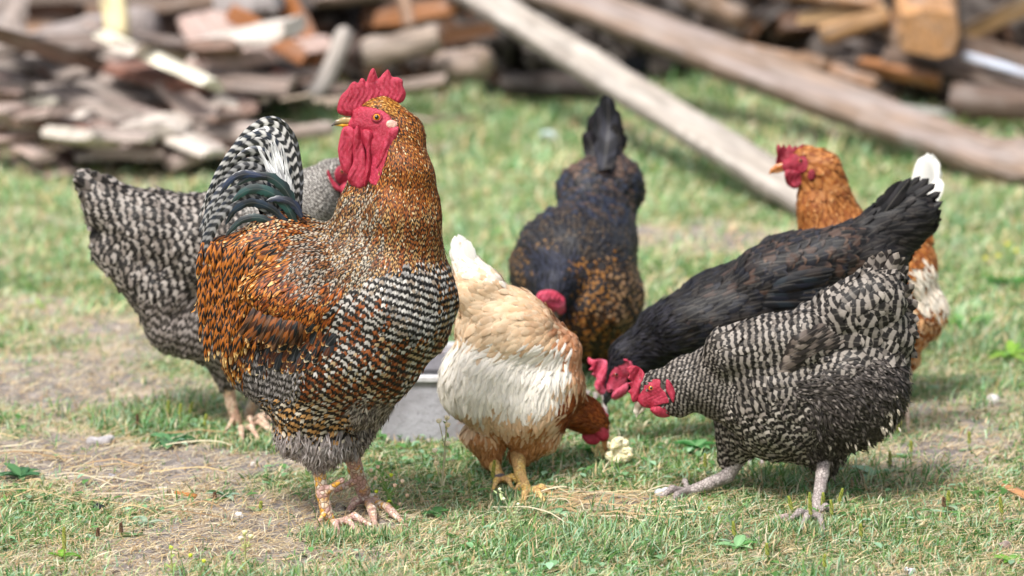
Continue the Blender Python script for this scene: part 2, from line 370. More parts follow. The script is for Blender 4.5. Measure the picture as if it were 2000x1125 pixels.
def plume(coat, V, Q, Y0, regions, default, guides, skip=None, edge=9, fld=None):
    """cover the body surface (V,Q) with feathers; regions [(poly, params)] in photo pixels, guides (px,py,dx,dy[,dD])"""
    s = SCL(Y0); px = PROJ(V)
    a, b, c, d = V[Q[:, 0]], V[Q[:, 1]], V[Q[:, 2]], V[Q[:, 3]]
    nrm = np.cross(c-a, d-b); ar = np.linalg.norm(nrm, axis=1); vn = np.zeros_like(V)
    for j in range(4): np.add.at(vn, Q[:, j], nrm)
    vn /= np.linalg.norm(vn, axis=1)[:, None]+1e-12
    plist = [dict(DEF, **default)] + [dict(DEF, **r[1]) for r in regions]
    minsp = min(p['sp'] for p in plist)/s
    N = int(ar.sum()/2/(minsp**2)*3.2)
    f = rng.choice(len(Q), N, p=ar/ar.sum()); u, w = rng.random(N)[:, None], rng.random(N)[:, None]
    bil = lambda X: (X[Q[f, 0]]*(1-u)+X[Q[f, 1]]*u)*(1-w)+(X[Q[f, 3]]*(1-u)+X[Q[f, 2]]*u)*w
    p = bil(V); n = bil(vn); n /= np.linalg.norm(n, axis=1)[:, None]
    # orient outward using the mesh centroid-free test: nets() faces outward already
    q = PROJ(p); jx = q[:, 0]+rng.normal(0, edge, N); jy = q[:, 1]+rng.normal(0, edge, N)
    reg = np.zeros(N, int)
    for i, r in enumerate(regions):
        m = inpoly(jx, jy, r[0])
        if len(r) > 2: m &= r[2](p, n)
        reg[m] = i+1
    sp = np.array([pl['sp'] for pl in plist])[reg]/s
    keep = np.ones(N, bool)
    if skip is not None: keep &= ~skip(q[:, 0], q[:, 1], p, n)
    cell = sp.max(); grid = {}; acc = []
    ck = np.floor(p/cell).astype(int); pl_ = p.tolist(); ckl = ck.tolist(); spl = sp.tolist()
    for i in range(N):
        if not keep[i]: continue
        cx, cy, cz = ckl[i]; x, y, z = pl_[i]; r2 = spl[i]**2; ok = True
        for dx in (-1, 0, 1):
            for dy in (-1, 0, 1):
                for dz in (-1, 0, 1):
                    for (X, Yy, Z) in grid.get((cx+dx, cy+dy, cz+dz), ()):
                        if (X-x)**2+(Yy-y)**2+(Z-z)**2 < r2: ok = False; break
                    if not ok: break
                if not ok: break
            if not ok: break
        if ok: grid.setdefault((cx, cy, cz), []).append((x, y, z)); acc.append(i)
    acc = np.array(acc); p, n, q, reg = p[acc], n[acc], q[acc], reg[acc]
    g = np.array([(list(x)+[0])[:5] for x in guides], float)
    dd = (q[:, None, 0]-g[None, :, 0])**2+(q[:, None, 1]-g[None, :, 1])**2
    wt = 1/(dd+300)**1.6; gd = g[:, 2:5]/np.linalg.norm(g[:, 2:5], axis=1)[:, None]
    fl = (wt[:, :, None]*gd[None]).sum(1); fl /= np.linalg.norm(fl, axis=1)[:, None]+1e-12; fw = np.stack([fl[:, 0], -fl[:, 2], -fl[:, 1]], -1)
    fw += rng.normal(0, .04, fw.shape)
    t = fw - n*(fw*n).sum(1)[:, None]; tl = np.linalg.norm(t, axis=1); ok = tl > 1e-3
    p, n, q, reg, t = p[ok], n[ok], q[ok], reg[ok], t[ok]/tl[ok][:, None]; fl = fl[ok]
    fl2 = fl/(np.linalg.norm(fl, axis=1)[:, None]+1e-9)
    for i, pr in enumerate(plist):
        m = reg == i; k = int(m.sum())
        if not k: continue
        L = pr['L']/s*(1+rng.uniform(-1, 1, k)*pr['ljit']); W = pr['W']/s*(1+rng.uniform(-.2, .2, k))
        lift = np.radians(pr['lift']+rng.normal(0, pr['djit']*.3, k)); curl = pr['curl']+rng.normal(0, .02, k)
        tt = t[m]; side = np.cross(tt, n[m]); th = np.radians(rng.normal(0, pr['djit'], k))[:, None]
        tt = tt*np.cos(th)+side*np.sin(th)
        per = pr['per']/s*(1+rng.normal(0, .05, k))
        A, B = pick(pr['A'], k), pick(pr['B'], k); T = pick(pr['T'] or pr['B'], k)
        axis = None
        if pr['field']:
            ph0 = rng.normal(0, pr['jit'], k); md = np.median(t[m & (n[:, 1] < .3)], 0) if (m & (n[:, 1] < .3)).any() else t[m].mean(0); axis = md/np.linalg.norm(md)*s/pr['per']
        else: ph0 = rng.normal(0, pr['jit'], k)
        V2, Q2, A2 = blades(p[m]-n[m]*.001, tt, n[m], L, W, lift, curl+0*L, A, B, T, ph0, per, np.full(k, pr['duty'])+rng.normal(0, .15, k), np.full(k, pr['tip'])+rng.normal(0, .03, k), rng.random(k), pr['point'], pr['chev'], fld=fld, axis=axis)
        coat.add(pr['part'], V2, Q2, A2)
    # mean colours for the skin beneath
    vreg = np.zeros(len(V), int)
    for i, r in enumerate(regions): vreg[inpoly(px[:, 0], px[:, 1], r[0])] = i+1
    mc = np.array([(pick(pl['A'], 40).mean(0)*.6+pick(pl['B'], 40).mean(0)*.25) for pl in plist])
    return mc[vreg]
def cr(pts, n):
    pts = np.asarray(pts, float); m = len(pts); u = np.linspace(0, m-1, n); out = []
    for x in u:
        i = min(int(x), m-2); t = x-i; a, b, c, d = pts[max(i-1, 0)], pts[i], pts[i+1], pts[min(i+2, m-1)]
        out.append(.5*((2*b)+(c-a)*t+(2*a-5*b+4*c-d)*t*t+(3*b-a-3*c+d)*t**3))
    return np.array(out)
def ribbon(coat, part, Y0, pts, W, A, B, T=None, per=14, duty=0., tip=9., face=0., rows=18, point=.5, chev=.2, rag=.06, ph0=None, cup=.15, wprof=None):
    """one long feather along photo-pixel points (px,py,D); face turns the vane about its shaft (0 = broadside to viewer)"""
    pts = [tuple(x)+(0,)*(3-len(x)) for x in pts]; c = cr(pts, rows); s = SCL(Y0)
    C = P(c[:, 0], c[:, 1], Y0-c[:, 2]/s); tg = np.gradient(C, axis=0); tg /= np.linalg.norm(tg, axis=1)[:, None]
    view = np.array([0, -COS, SIN]); sd_ = np.cross(tg, view); sd_ /= np.linalg.norm(sd_, axis=1)[:, None]+1e-9
    nn = np.cross(sd_, tg); fa = math.radians(face); side = sd_*math.cos(fa)+nn*math.sin(fa); nn = np.cross(side, tg)
    v = np.linspace(0, 1, rows); w = (prof(v, point) if wprof is None else np.interp(v, *wprof))*W/2/s
    us = np.array([-1, -.5, 0, .5, 1]); V = np.zeros((rows, 5, 3))
    for j, u in enumerate(us):
        rg = 1+rng.uniform(-rag, rag*.5, rows)*(abs(u) > .9)
        V[:, j] = C + side*(w*u*rg)[:, None] - nn*(w*cup*2*u*u)[:, None]
    idx = np.arange(rows*5).reshape(rows, 5)
    q = np.stack([idx[:-1, :-1], idx[1:, :-1], idx[1:, 1:], idx[:-1, 1:]], -1).reshape(-1, 4); n = rows*5
    ln = np.concatenate([[0], np.cumsum(np.linalg.norm(np.diff(C, axis=0), axis=1))])*s
    if ph0 is None: ph0 = rng.random()
    ph = ph0 + ln[:, None]/per - chev*np.abs(us)[None]
    fp = np.stack([ph, np.full_like(ph, duty), np.full_like(ph, tip)], -1).reshape(-1, 3)
    uv = np.stack([np.broadcast_to(us[None], ph.shape), np.broadcast_to(v[:, None], ph.shape), np.full_like(ph, rng.random())], -1).reshape(-1, 3)
    cc = lambda h: np.tile(lin(h), (n, 1))
    coat.add(part, V.reshape(-1, 3), q, dict(cA=cc(A), cB=cc(B), cT=cc(T or B), fp=fp, fuv=uv))

# ------------------------------------------------------------------ bird anatomy
def W3(Y0, x, y, D=0): return P(x, y, Y0-D/SCL(Y0))
def body_prims(Y0, segs):
    s = SCL(Y0); out = []
    for a, b, *r in segs:
        a = tuple(a)+(0,)*(4-len(a)); b = tuple(b)+(0,)*(4-len(b))
        out.append((W3(Y0, a[0], a[1], a[3]), W3(Y0, b[0], b[1], b[3]), a[2]/s, b[2]/s, r[0] if r else .8))
    return out
def leg(parent, Y0, pts, toes, mat, claw_mat, spur=None, name="leg"):
    """pts (px,py,r[,D]); last one is the ankle on the ground. toes: list of tip pixels on the ground"""
    s = SCL(Y0); pr = []
    def wp(p): return W3(Y0, p[0], p[1], p[3] if len(p) > 3 else 0)
    W = [(wp(p), p[2]/s) for p in pts]
    W += []
    for (a, ra), (b, rb) in zip(W[:-1], W[1:]): pr.append((a, b, ra, rb, 1))
    ank = W[-1][0]; claws = []
    for tp in toes:
        tip = G(tp[0], tp[1], .005); r0 = (tp[2] if len(tp) > 2 else 8)/s
        mid = ank*.5+tip*.5; mid[2] = max(ank[2]*.5, .008)+.006
        q1 = ank*.75+mid*.25; k = tip*.86+ank*.14; k[2] = .006
        pr += [(ank, mid, r0*1.05, r0*.95, 1), (mid, k, r0*.95, r0*.62, 1)]
        d = (tip-k); claws.append((k, tip, r0*.55))
    if spur:
        a, b = wp(spur[0]), wp(spur[1]); pr.append((a, b, spur[0][2]/s, spur[1][2]/s, 1))
    V, Q = sdf_mesh(pr, .0013, .0035, .0005, 3); lg = mesh(name, V, Q, mat, parent)
    for k, tip, r in claws:
        d = tip-k; e = tip+d*.25; e[2] = .001
        V, Q = sdf_mesh([(k, tip, r*.8, r*.45, 1), (tip, e, r*.45, r*.12, 1)], .0008, .001)
        mesh("claw", V, Q, claw_mat, lg, dict(cA=np.tile(lin("8a7460"), (len(V), 1))))
    return lg
def eyeball(parent, Y0, x, y, D, r, iris, rim):
    s = SCL(Y0); c = W3(Y0, x, y, D); R = r/s
    view = np.array([0, -COS, SIN])
    def ball(name, c, R, mat, par, sc=(1, 1, 1)):
        V, Q = sdf_mesh([(c, c+1e-6, R, R, 1)], R/7, 1e-6); return mesh(name, V, Q, mat, par)
    e = ball("eye", c, R, iris, parent)
    ball("pupil", c+view*R*.62, R*.55, M_PUPIL, e)
    # lid ring
    th = np.linspace(0, 2*math.pi, 25)[:-1]; rt = R*.28; ph = np.linspace(0, 2*math.pi, 9)[:-1]
    ux = np.array([1, 0, 0]); uy = np.cross(view, ux)
    V = []; 
    for a in th:
        d = ux*math.cos(a)+uy*math.sin(a)*.86
        for b in ph: V.append(c+view*R*.45+d*(R*1.02+rt*math.cos(b))+view*rt*math.sin(b))
    idx = np.arange(24*8).reshape(24, 8); Q = np.stack([idx, np.roll(idx, -1, 0), np.roll(np.roll(idx, -1, 0), -1, 1), np.roll(idx, -1, 1)], -1).reshape(-1, 4)
    mesh("eyelid", np.array(V), Q, rim, e)
    return e
def beak(parent, Y0, base, tip, h, D, top, bot, tipc, gap=0.):
    """base centre px, tip px, height h px at base"""
    s = SCL(Y0); bx, by = base; tx, ty = tip; dx, dy = tx-bx, ty-by; L = math.hypot(dx, dy); ux, uy = dx/L, dy/L; nx, ny = uy, -ux
    if ny > 0: nx, ny = -nx, -ny      # up side
    def pt(a, b, r): return (*W3(Y0, bx+ux*L*a+nx*b, by+uy*L*a+ny*b, D), r/s)
    for nm, prs, c0 in (("upper_beak", [pt(-.1, h*.15, h*.42), pt(.35, h*.2, h*.36), pt(.72, h*.08, h*.24), pt(1.0, -h*.25, h*.07)], top), ("lower_beak", [pt(-.1, -h*.25-gap, h*.28), pt(.45, -h*.22-gap, h*.2), pt(.82, -h*.2-gap, h*.08)], bot)):
        V, Q = sdf_mesh(tube_prims(prs, .8), .0011, .002)
        q = PROJ(V); a = np.clip(((q[:, 0]-bx)*ux+(q[:, 1]-by)*uy)/L, 0, 1)[:, None]; f = np.clip((a-.45)/.4, 0, 1)*(.85 if nm[0] == 'u' else .3)
        mesh(nm, V, Q, M_HORN, parent, dict(cA=lin(c0)*(1-f)+lin(tipc)*f))
def feathered_wobble(x, y): return 0
root_field = {}
def surf_d(root, Y0, x, y, add=0):
    ds = np.linspace(200, -60, 261); pp = np.array([W3(Y0, x, y, d) for d in ds]); return ds[np.argmax(sdf_at(root_field[root.name], pp)[0] < 0)]+add
class Head:
    """side-view hen head in photo pixels: eye position, rotation (deg, clockwise on screen), mirror"""
    def __init__(s, x, y, rot=0, mir=1, k=1.0): s.x, s.y, s.k, s.m = x, y, k, mir; s.c, s.s = math.cos(math.radians(rot)), math.sin(math.radians(rot))
    def __call__(s, x, y):
        X, Y = x*s.c+y*s.s, -x*s.s+y*s.c
        return s.x+s.m*X*s.k, s.y+Y*s.k
    def poly(s, pts): return [s(*p) for p in pts]
COMB = [(-52, 6), (-50, -12), (-52, -26), (-47, -36), (-41, -28), (-36, -35), (-30, -27), (-24, -35), (-17, -27), (-12, -33), (-5, -27), (4, -36), (5, -30), (-2, -20), (-8, -8), (-22, 0), (-34, 4)]
FACE = [(-46, 6), (-38, -4), (-24, -12), (-8, -15), (6, -12), (14, -2), (15, 12), (8, 24), (-8, 27), (-26, 26), (-42, 20)]
def hen_head(root, Y0, hd, red, D=0, iris=None, beakcol=("b0744a", "c08a5a", "8a5636"), comb=COMB, wat=1.0, facecol=None, side=19, gcomb=None, globe=None, fs=1., gface=None, gwat=None, gbeak=None):
    iris = iris or M_IRISD; s = SCL(Y0); k = hd.k; fm = facecol or red
    def w(x, y, d=0): return W3(Y0, *hd(x, y), D+d)
    # bare skin: a thin shell over the skull, bounded by the outline of the face
    pr = [(w(2, -2), w(-26, 10), 42*k/s, 24*k/s, .9), (w(-26, 10), w(-38, 13), 22*k/s, 16*k/s, .9)]; hh = .0012
    lo = np.min([np.minimum(p[0]-p[2], p[1]-p[3]) for p in pr], 0)-.004; hi = np.max([np.maximum(p[0]+p[2], p[1]+p[3]) for p in pr], 0)+.004; n3 = np.ceil((hi-lo)/hh).astype(int)+1
    g = np.stack(np.meshgrid(*[lo[i]+hh*np.arange(n3[i]) for i in range(3)], indexing='ij'), -1); fv = smin(roundcone(g, *pr[0]), roundcone(g, *pr[1]), .003)
    fld = root_field[root.name]; fv = sdf_at(fld, g.reshape(-1, 3))[0].reshape(g.shape[:3]) - .0016
    fv = fv + .0005*np.sin(g[..., 0]*700+2*np.sin(g[..., 2]*400))*np.sin(g[..., 2]*620)
    q = PROJ(g); pd = polydist(q[..., 0], q[..., 1], smooth_poly(gface or hd.poly([(x*fs, y*fs+3*(1-fs)) for x, y in FACE]), 3))/s
    V, Q = nets(np.maximum(fv, pd).astype(np.float32), lo, hh); face = mesh("face", V, Q, fm, root)
    ds = np.linspace(60, -20, 161); pp = np.array([W3(Y0, *hd(0, 0), d) for d in ds]); hit = np.argmax(sdf_at(fld, pp)[0] < 0)
    eyeball(face, Y0, *hd(0, 0), ds[hit]-1.5*k, 6.2*k, iris, M_REDDARK); lift_ = ds[hit]
    b_ = gbeak or (hd(-36, 13), hd(-68, 24), 19*k); beak(root, Y0, *b_, D, *beakcol)
    V, Q = pad(gcomb or hd.poly(comb), Y0, D+2, 3.4*k, 6*k, 1.2, lambda X, Yp: 3*np.sin((X-hd.x)*.2+(Yp-hd.y)*.1), .9); mesh("comb", V, Q, red, root)
    wp = [(-34, 20), (-20, 18), (-2, 24), (6, 34), (2, 48), (-10, 56), (-22, 53), (-32, 42)]
    for d in (13, -9):
        V, Q = pad([(x_, y_+(0 if d > 0 else 2)) for x_, y_ in gwat] if gwat else hd.poly([(a, 18+(b-18)*wat+(0 if d > 0 else 3)) for a, b in wp]), Y0, (d*k*.7 if d < 0 else lift_*.75), 3.6*k, 9*k, 1.3, lambda X, Yp: 3*np.sin((Yp-hd.y)*.14+X*.06), .8); mesh("wattle", V, Q, red, root)
    gl = globe or hd.poly([(16, 22), (24, 18), (31, 24), (30, 36), (22, 42), (15, 36)]); gc = np.mean(gl, 0); pp = np.array([W3(Y0, gc[0], gc[1], d) for d in ds]); lift_ = ds[np.argmax(sdf_at(fld, pp)[0] < 0)]
    V, Q = pad(globe or hd.poly([(16, 22), (24, 18), (31, 24), (30, 36), (22, 42), (15, 36)]), Y0, lift_+3, 5*k, 6*k, 1.3); mesh("earlobe", V, Q, red, root)
    return face
def bird(name_label, Y0, segs, regions, default, guides, ground, skip=None, k=14, h=.004, hd=None):
    gsk = hd.sk if hd is not None and hasattr(hd, 'sk') else None
    if hd is not None: segs = segs+[((*hd(2, -2), 24*hd.k), (*hd(-26, 10), 13*hd.k), .85)]; skip = lambda x, y, p, n: inpoly(x, y, hd.poly([(-60, -4), (-40, -6), (-24, -12), (-8, -15), (6, -12), (13, -2), (13, 12), (6, 24), (-8, 40), (-50, 40)]) if gsk is None else gsk)
    base = G(*ground); root = empty(name_label[0], base, name_label[1], name_label[2], name_label[3] if len(name_label) > 3 else None)
    V, Q, fld = sdf_mesh(body_prims(Y0, segs), h, k/SCL(Y0), .0022, len(segs), want_field=True); coat = Coat(); root_field[root.name] = fld
    col = plume(coat, V, Q, Y0, regions, default, guides, skip, fld=fld)
    mesh("body", V, Q, M_DOWN, root, dict(cA=col))
    return root, coat
# ------------------------------------------------------------------ rooster
def make_rooster():
    Y0 = 5.17; s = SCL(Y0)
    segs = [((510, 550, 88), (640, 600, 140), .8), ((640, 600, 140), (742, 588, 150), .85), ((630, 690, 125), (692, 664, 145), .85), ((610, 740, 95), (688, 755, 82), .8),
            ((505, 700, 68), (600, 760, 78), .8), ((545, 500, 82), (650, 540, 95), .7), ((455, 515, 55), (545, 495, 76), .8), ((432, 600, 42), (520, 600, 82), .85),
            ((772, 500, 96, 12), (784, 420, 74, 26), .8), ((784, 420, 74, 26), (788, 340, 56, 24), .8), ((788, 340, 56, 24), (772, 270, 52, 6), .8), ((772, 270, 52, 6), (738, 230, 40), .75), ((700, 485, 74, 8), (702, 405, 40, 4), .8), ((702, 405, 42, 4), (722, 340, 34), .8), ((712, 232, 22), (745, 232, 40), .8),
            ((600, 800, 66), (625, 862, 42), .9), ((578, 850, 40), (645, 862, 40), .9), ((628, 868, 36), (622, 900, 17), 1), ((535, 575, 46, 82), (615, 600, 56, 86), .8), ((540, 560, 40, 72), (600, 540, 50, 70), .8), ((710, 780, 60, -70), (690, 850, 34, -60), .9), ((690, 850, 34, -60), (684, 880, 17, -50), 1)]
    BK, WH, CR_, OR, RS = "14110f", "cbc5be", "e6cf9e", "b4601a", "8e3d12"
    R = []
    def reg(poly, **k): R.append((poly, k))
    # breast, white and black barring
    reg([(590, 500), (640, 440), (900, 400), (930, 560), (900, 640), (800, 660), (700, 640), (640, 610)], part="breast_plumage", L=25, W=12, sp=6.8, A=BK, B=[(WH, 4), ("9c8c7c", 2), ("8f8b88", 2)], per=14, field=True, jit=.06, chev=.3, duty=.12)
    reg([(820, 470), (930, 480), (930, 690), (840, 760), (850, 640), (860, 560)], part="breast_plumage", L=24, W=11, sp=6.8, A=BK, B=[(WH, 4), ("96602f", 4), ("b59a70", 2)], per=13, field=True, jit=.06, chev=.3, duty=.15)
    reg([(560, 640), (700, 620), (830, 660), (930, 600), (880, 720), (800, 820), (700, 860), (560, 860), (500, 800), (560, 730)], part="breast_plumage", L=26, W=13, sp=7.2, A="1a120d", B=[("8a4a20", 4), ("b59c78", 4), ("6e3818", 2), (WH, 3)], per=14, field=True, jit=.1, duty=.1, chev=.35)
    reg([(640, 560), (760, 560), (740, 680), (640, 700), (600, 640)], part="breast_plumage", L=26, W=13, sp=7.2, A=BK, B=[("b5aea6", 5), ("8a4c24", 3)], per=14, field=True, jit=.12, chev=.3, duty=.1)
    # rear fluff
    reg([(400, 640), (530, 630), (590, 700), (570, 780), (520, 840), (400, 780)], part="thigh_plumage", L=36, W=5, sp=4.4, lift=12, A="34302e", B=[("9c9592", 3), ("7f7875", 2)], per=16, field=True, jit=.12, djit=16, point=.7, duty=-.1)
    reg([(500, 770), (600, 780), (700, 830), (700, 960), (540, 930)], part="thigh_plumage", L=32, W=4.2, sp=3.8, lift=22, A="857b77", B=[("b3aaa6", 3), ("968c88", 2)], T="cfc8c5", per=30, djit=24, point=.9, jit=.4)
    reg([(500, 770), (600, 780), (720, 830), (690, 850), (600, 850), (540, 850)], part="thigh_plumage", L=30, W=12, sp=7, lift=16, A="1d150f", B=[("b98a54", 3), ("cfc2ae", 2)], per=14, field=True, jit=.15, djit=14)
    reg([(700, 790), (780, 790), (770, 900), (690, 900)], part="thigh_plumage", L=32, W=4.5, sp=4.2, lift=18, A="4e4540", B=[("a1958c", 3), ("c0b4a8", 1)], per=26, djit=20, point=.8, jit=.3, skip=0)
    # saddle and back
    reg([(360, 440), (470, 400), (590, 400), (660, 450), (640, 520), (560, 600), (500, 640), (480, 720), (380, 720)], part="saddle_plumage", L=52, W=9.5, sp=6.6, lift=11, A=[("0f0c0a", 5), ("4a230e", 3)], B=[("a05a18", 5), ("b5701f", 2)], T=[("e2b878", 3), ("cf8c3c", 3)], per=34, duty=.0, tip=.78, point=.4, jit=.2, djit=8, chev=.5)
    reg([(430, 405), (600, 400), (680, 460), (640, 500), (560, 470), (450, 450)], part="saddle_plumage", L=34, W=8, sp=6.5, A=[("1a1513", 3), ("5c2c10", 2)], B=[("a86126", 4), ("cfb48a", 2)], T=["e2cfa8", "d7a45e"], per=12, duty=.1, tip=.85, point=.7, jit=.3, chev=.5)
    # wing bow and coverts
    reg([(505, 560), (600, 490), (680, 530), (665, 590), (620, 670), (520, 660), (495, 620)], part="wing_plumage", L=36, W=10, sp=6.5, A=[("3c1c0c", 3), ("1a0f0a", 2)], B=[("a85a1c", 5), ("8c4413", 3), ("c2803a", 1)], T=[("dca860", 3), ("b56e28", 3)], per=22, tip=.86, point=.6, jit=.3, chev=.6, duty=-.1)
    reg([(478, 600), (540, 625), (655, 625), (630, 695), (560, 708), (490, 680)], part="wing_plumage", L=40, W=18, sp=10, lift=15, A=[("15171a", 4), ("4c2610", 2)], B=[("7c3f17", 3), ("2a2c30", 3)], T=[("cf9d5e", 3), ("e3d2b2", 1)], per=40, tip=.9, point=.1, chev=.6)
    # neck hackle
    reg([(700, 180), (800, 200), (860, 300), (885, 440), (850, 500), (740, 480), (730, 420), (750, 330), (760, 260), (720, 210)], part="neck_plumage", L=26, W=6.2, sp=5.2, lift=9, A=[("150d08", 4), ("54280e", 3)], B=[("9c561c", 4), ("ad6a28", 2)], T=[("e6cfa0", 3), ("c98f48", 3)], per=10.5, tip=.8, point=.85, jit=.2, chev=.7, djit=6)
    reg([(735, 400), (885, 400), (890, 500), (740, 520)], part="neck_plumage", L=28, W=7.5, sp=6, lift=9, A=[("17100b", 4), ("452210", 2)], B=[("945222", 3), ("b58c58", 2)], T=[("e0cfae", 2), ("bd8644", 2)], per=11, tip=.83, point=.75, jit=.2, chev=.6, djit=7)
    reg([(640, 360), (745, 360), (750, 520), (700, 560), (590, 540), (600, 470)], part="neck_plumage", L=26, W=6.5, sp=5.2, lift=9, A=[("14100e", 5), ("4a2913", 1)], B=[("b5a893", 3), ("7d4e26", 3), ("a8814f", 2)], T=["cfc3ae", "a5733c"], per=9.5, tip=.86, point=.75, jit=.2, chev=.6, djit=8)
    reg([(575, 470), (640, 450), (660, 560), (620, 590), (570, 530)], part="neck_plumage", L=34, W=7, sp=5.6, lift=9, A=[("1a1512", 3), ("4a2c18", 1)], B=[("a39686", 3), ("8a5a34", 3)], T=[("cfc6ba", 2), ("b08050", 2)], per=12, tip=.87, point=.85, jit=.25, chev=.5, djit=8)
    reg([(690, 185), (770, 180), (780, 225), (750, 225), (718, 205)], part="neck_plumage", L=15, W=4.5, sp=4, lift=8, A="7c4a16", B=[("b0752a", 2)], T="d9a95c", per=9, tip=.7, point=.8)
    guides = [(735, 210, .9, .35), (775, 235, .6, .8), (825, 300, .3, 1), (765, 320, -.1, 1), (850, 420, .12, 1), (780, 430, -.05, 1), (700, 430, -.45, 1), (655, 450, -.6, 1), (620, 520, -.8, .8),
              (880, 560, -.15, 1), (800, 560, -.35, 1), (720, 560, -.45, 1), (880, 660, -.5, 1), (800, 740, -.8, .6), (720, 700, -.65, .8), (650, 700, -.6, .8), (640, 800, -.75, .6), (560, 780, -.7, .75),
              (600, 560, -.6, .8), (560, 640, -.55, .9), (620, 440, -1, .1), (540, 430, -1, .35), (460, 470, -.6, .8), (420, 560, -.3, 1), (470, 620, -.15, 1), (420, 660, -.05, 1), (520, 540, -.6, .8), (500, 720, -.15, 1), (560, 730, -.3, 1), (620, 880, -.15, 1), (600, 840, -.3, 1), (720, 850, .15, 1)]
    def skip(x, y, p, n):    # bare face
        return inpoly(x, y, [(640, 190), (700, 205), (742, 212), (764, 240), (756, 290), (738, 350), (700, 352), (650, 350)])
    root, ct = bird(("rooster", "large rooster with golden brown neck, orange back, barred breast and tall red comb", "rooster"), Y0, segs, R, dict(A=[("150d08", 3), ("54280e", 2)], B=[("96561f", 4), ("a86a2a", 2)], T=[("dfc998", 3), ("c99c5c", 2)], L=24, W=6.5, sp=5.6, per=10.5, tip=.82, point=.7, chev=.6, part="breast_plumage"), guides, (650, 1022), skip, h=.0036)
    # tail: sickles, dark green coverts, white fluff
    T_ = "tail_plumage"
    for i in range(34):
        x0, y0 = 548+rng.uniform(-14, 20), 400+rng.uniform(-10, 15); x1, y1 = 503+i*1.75+rng.uniform(-4, 4), 262+rng.uniform(0, 75)+abs(i-17)*1.5
        ribbon(ct, T_, Y0, [(x0, y0, -6), ((x0+x1)/2+6, (y0+y1)/2, 0), (x1, y1, 4+i % 5)], 13, "8d8c90", "e9e8e8", None, 60, -.7, 9, rng.uniform(-30, 30), 9, .9, rag=.5)
    for i in range(12):
        x0, y0 = 520+rng.uniform(-20, 50), 420; x1, y1 = 415+i*9+rng.uniform(-6, 6), 345-i*6+rng.uniform(-10, 15)
        ribbon(ct, T_, Y0, [(x0, y0, -18), ((x0+x1)/2+14, (y0+y1)/2-22, -14), (x1, y1, -12)], 24, "1b1c20", "8c8a88", None, 20, .25, 9, rng.uniform(-30, 30), 12, .5, rag=.2)
    for i in range(14):
        x0, y0 = 540+rng.uniform(-20, 30), 418; x1, y1 = 480+i*6+rng.uniform(-4, 4), 330+rng.uniform(-20, 30)
        ribbon(ct, T_, Y0, [(x0, y0, -14), ((x0+x1)/2+6, (y0+y1)/2, -10), (x1, y1, -8)], 18, "3c3d42", "b9b7b5", None, 24, 0, 9, rng.uniform(-30, 30), 9, .7, rag=.4)
    def sick(pts, W, D, face=0, A="17181b", B="a5a29e", per=19, duty=.25, **k): ribbon(ct, T_, Y0, [(x, y, D) for x, y in pts], W, A, B, None, per, duty, 9, face, 30, k.pop('point', .6), k.pop('chev', .3), rag=k.pop('rag', .22), cup=.1, **k)
    outer = np.array([(580, 430), (583, 350), (572, 285), (548, 242), (515, 237), (478, 262), (448, 303), (425, 355), (405, 400)], float)
    mid = np.array([(560, 428), (550, 360), (522, 312), (490, 298), (455, 318), (425, 362), (402, 415), (388, 455), (382, 490)], float)
    inner = np.array([(540, 430), (506, 402), (472, 394), (440, 410), (416, 440), (398, 480), (388, 520), (382, 555), (379, 585)], float)
    for i in range(19):
        f = i/18*2; c = outer*(1-f)+mid*f if f < 1 else mid*(2-f)+inner*(f-1); c = c+rng.normal(0, 2.2, 2)+np.linspace(0, 1, 9)[:, None]*rng.normal(0, 7, 2)
        if i > 2: c = c[:int(rng.integers(7, 10))]
        sick([tuple(x) for x in c], rng.uniform(13, 19), -24+i*2.6, rng.uniform(-25, 25), "17181b" if i % 4 else "1d2430", "b5b2ae" if i < 9 else "8f8d8b", rng.uniform(17, 21), rng.uniform(.1, .4))
    sick([(584, 425), (588, 350), (575, 272), (548, 238), (520, 232)], 13, 6, 35, B="6f6f74", duty=.6)
    for pts, W, D, A, B in (([(572, 432), (566, 385), (535, 350), (495, 344), (462, 362)], 24, 24, "0c1c1c", "16302f"), ([(576, 436), (556, 398), (520, 372), (482, 372), (452, 395)], 26, 27, "0e2624", "1d4440"),
                            ([(560, 436), (530, 408), (492, 396), (460, 410), (440, 440)], 20, 30, "0f161e", "1a2a3a"), ([(590, 425), (575, 400), (548, 388), (520, 392)], 18, 30, "0d111c", "1a2238"), ([(520, 345), (480, 340), (450, 352), (430, 380)], 16, 28, "10141f", "1d2840"), ([(540, 438), (505, 425), (470, 432), (440, 462)], 18, 32, "0b1516", "152a29")):
        sick(pts, W, D, rng.uniform(-20, 20), A, B, 50, 0)
    for i in range(230):   # drooping saddle hackles, staggered so that the pale tips show
        u_, v_ = rng.random(), rng.random(); x = 392+u_*118+v_*8; y0_ = 470+v_*170; L = rng.uniform(46, 74); e = min(y0_+L, 742-abs(x-455)*.35); y = e-L
        ex = x-12+(460-x)*.12+rng.uniform(-5, 5)
        c = [("14100c", "a05818", "e9c07a"), ("3c1a0a", "b0661f", "dfa854"), ("0f0c0a", "a8601c", "eccb92")][i % 3]; dz = 62+v_*14+rng.uniform(-3, 3)
        ribbon(ct, "saddle_plumage", Y0, [(x, y, dz-8), ((x+ex)/2-3, (y+e)/2, dz+2), (max(ex, 384), e, dz-2)], 9.5, c[0], c[1], c[2], 24, .0, .8, rng.uniform(-20, 20), 10, .6, .5, rag=.1)
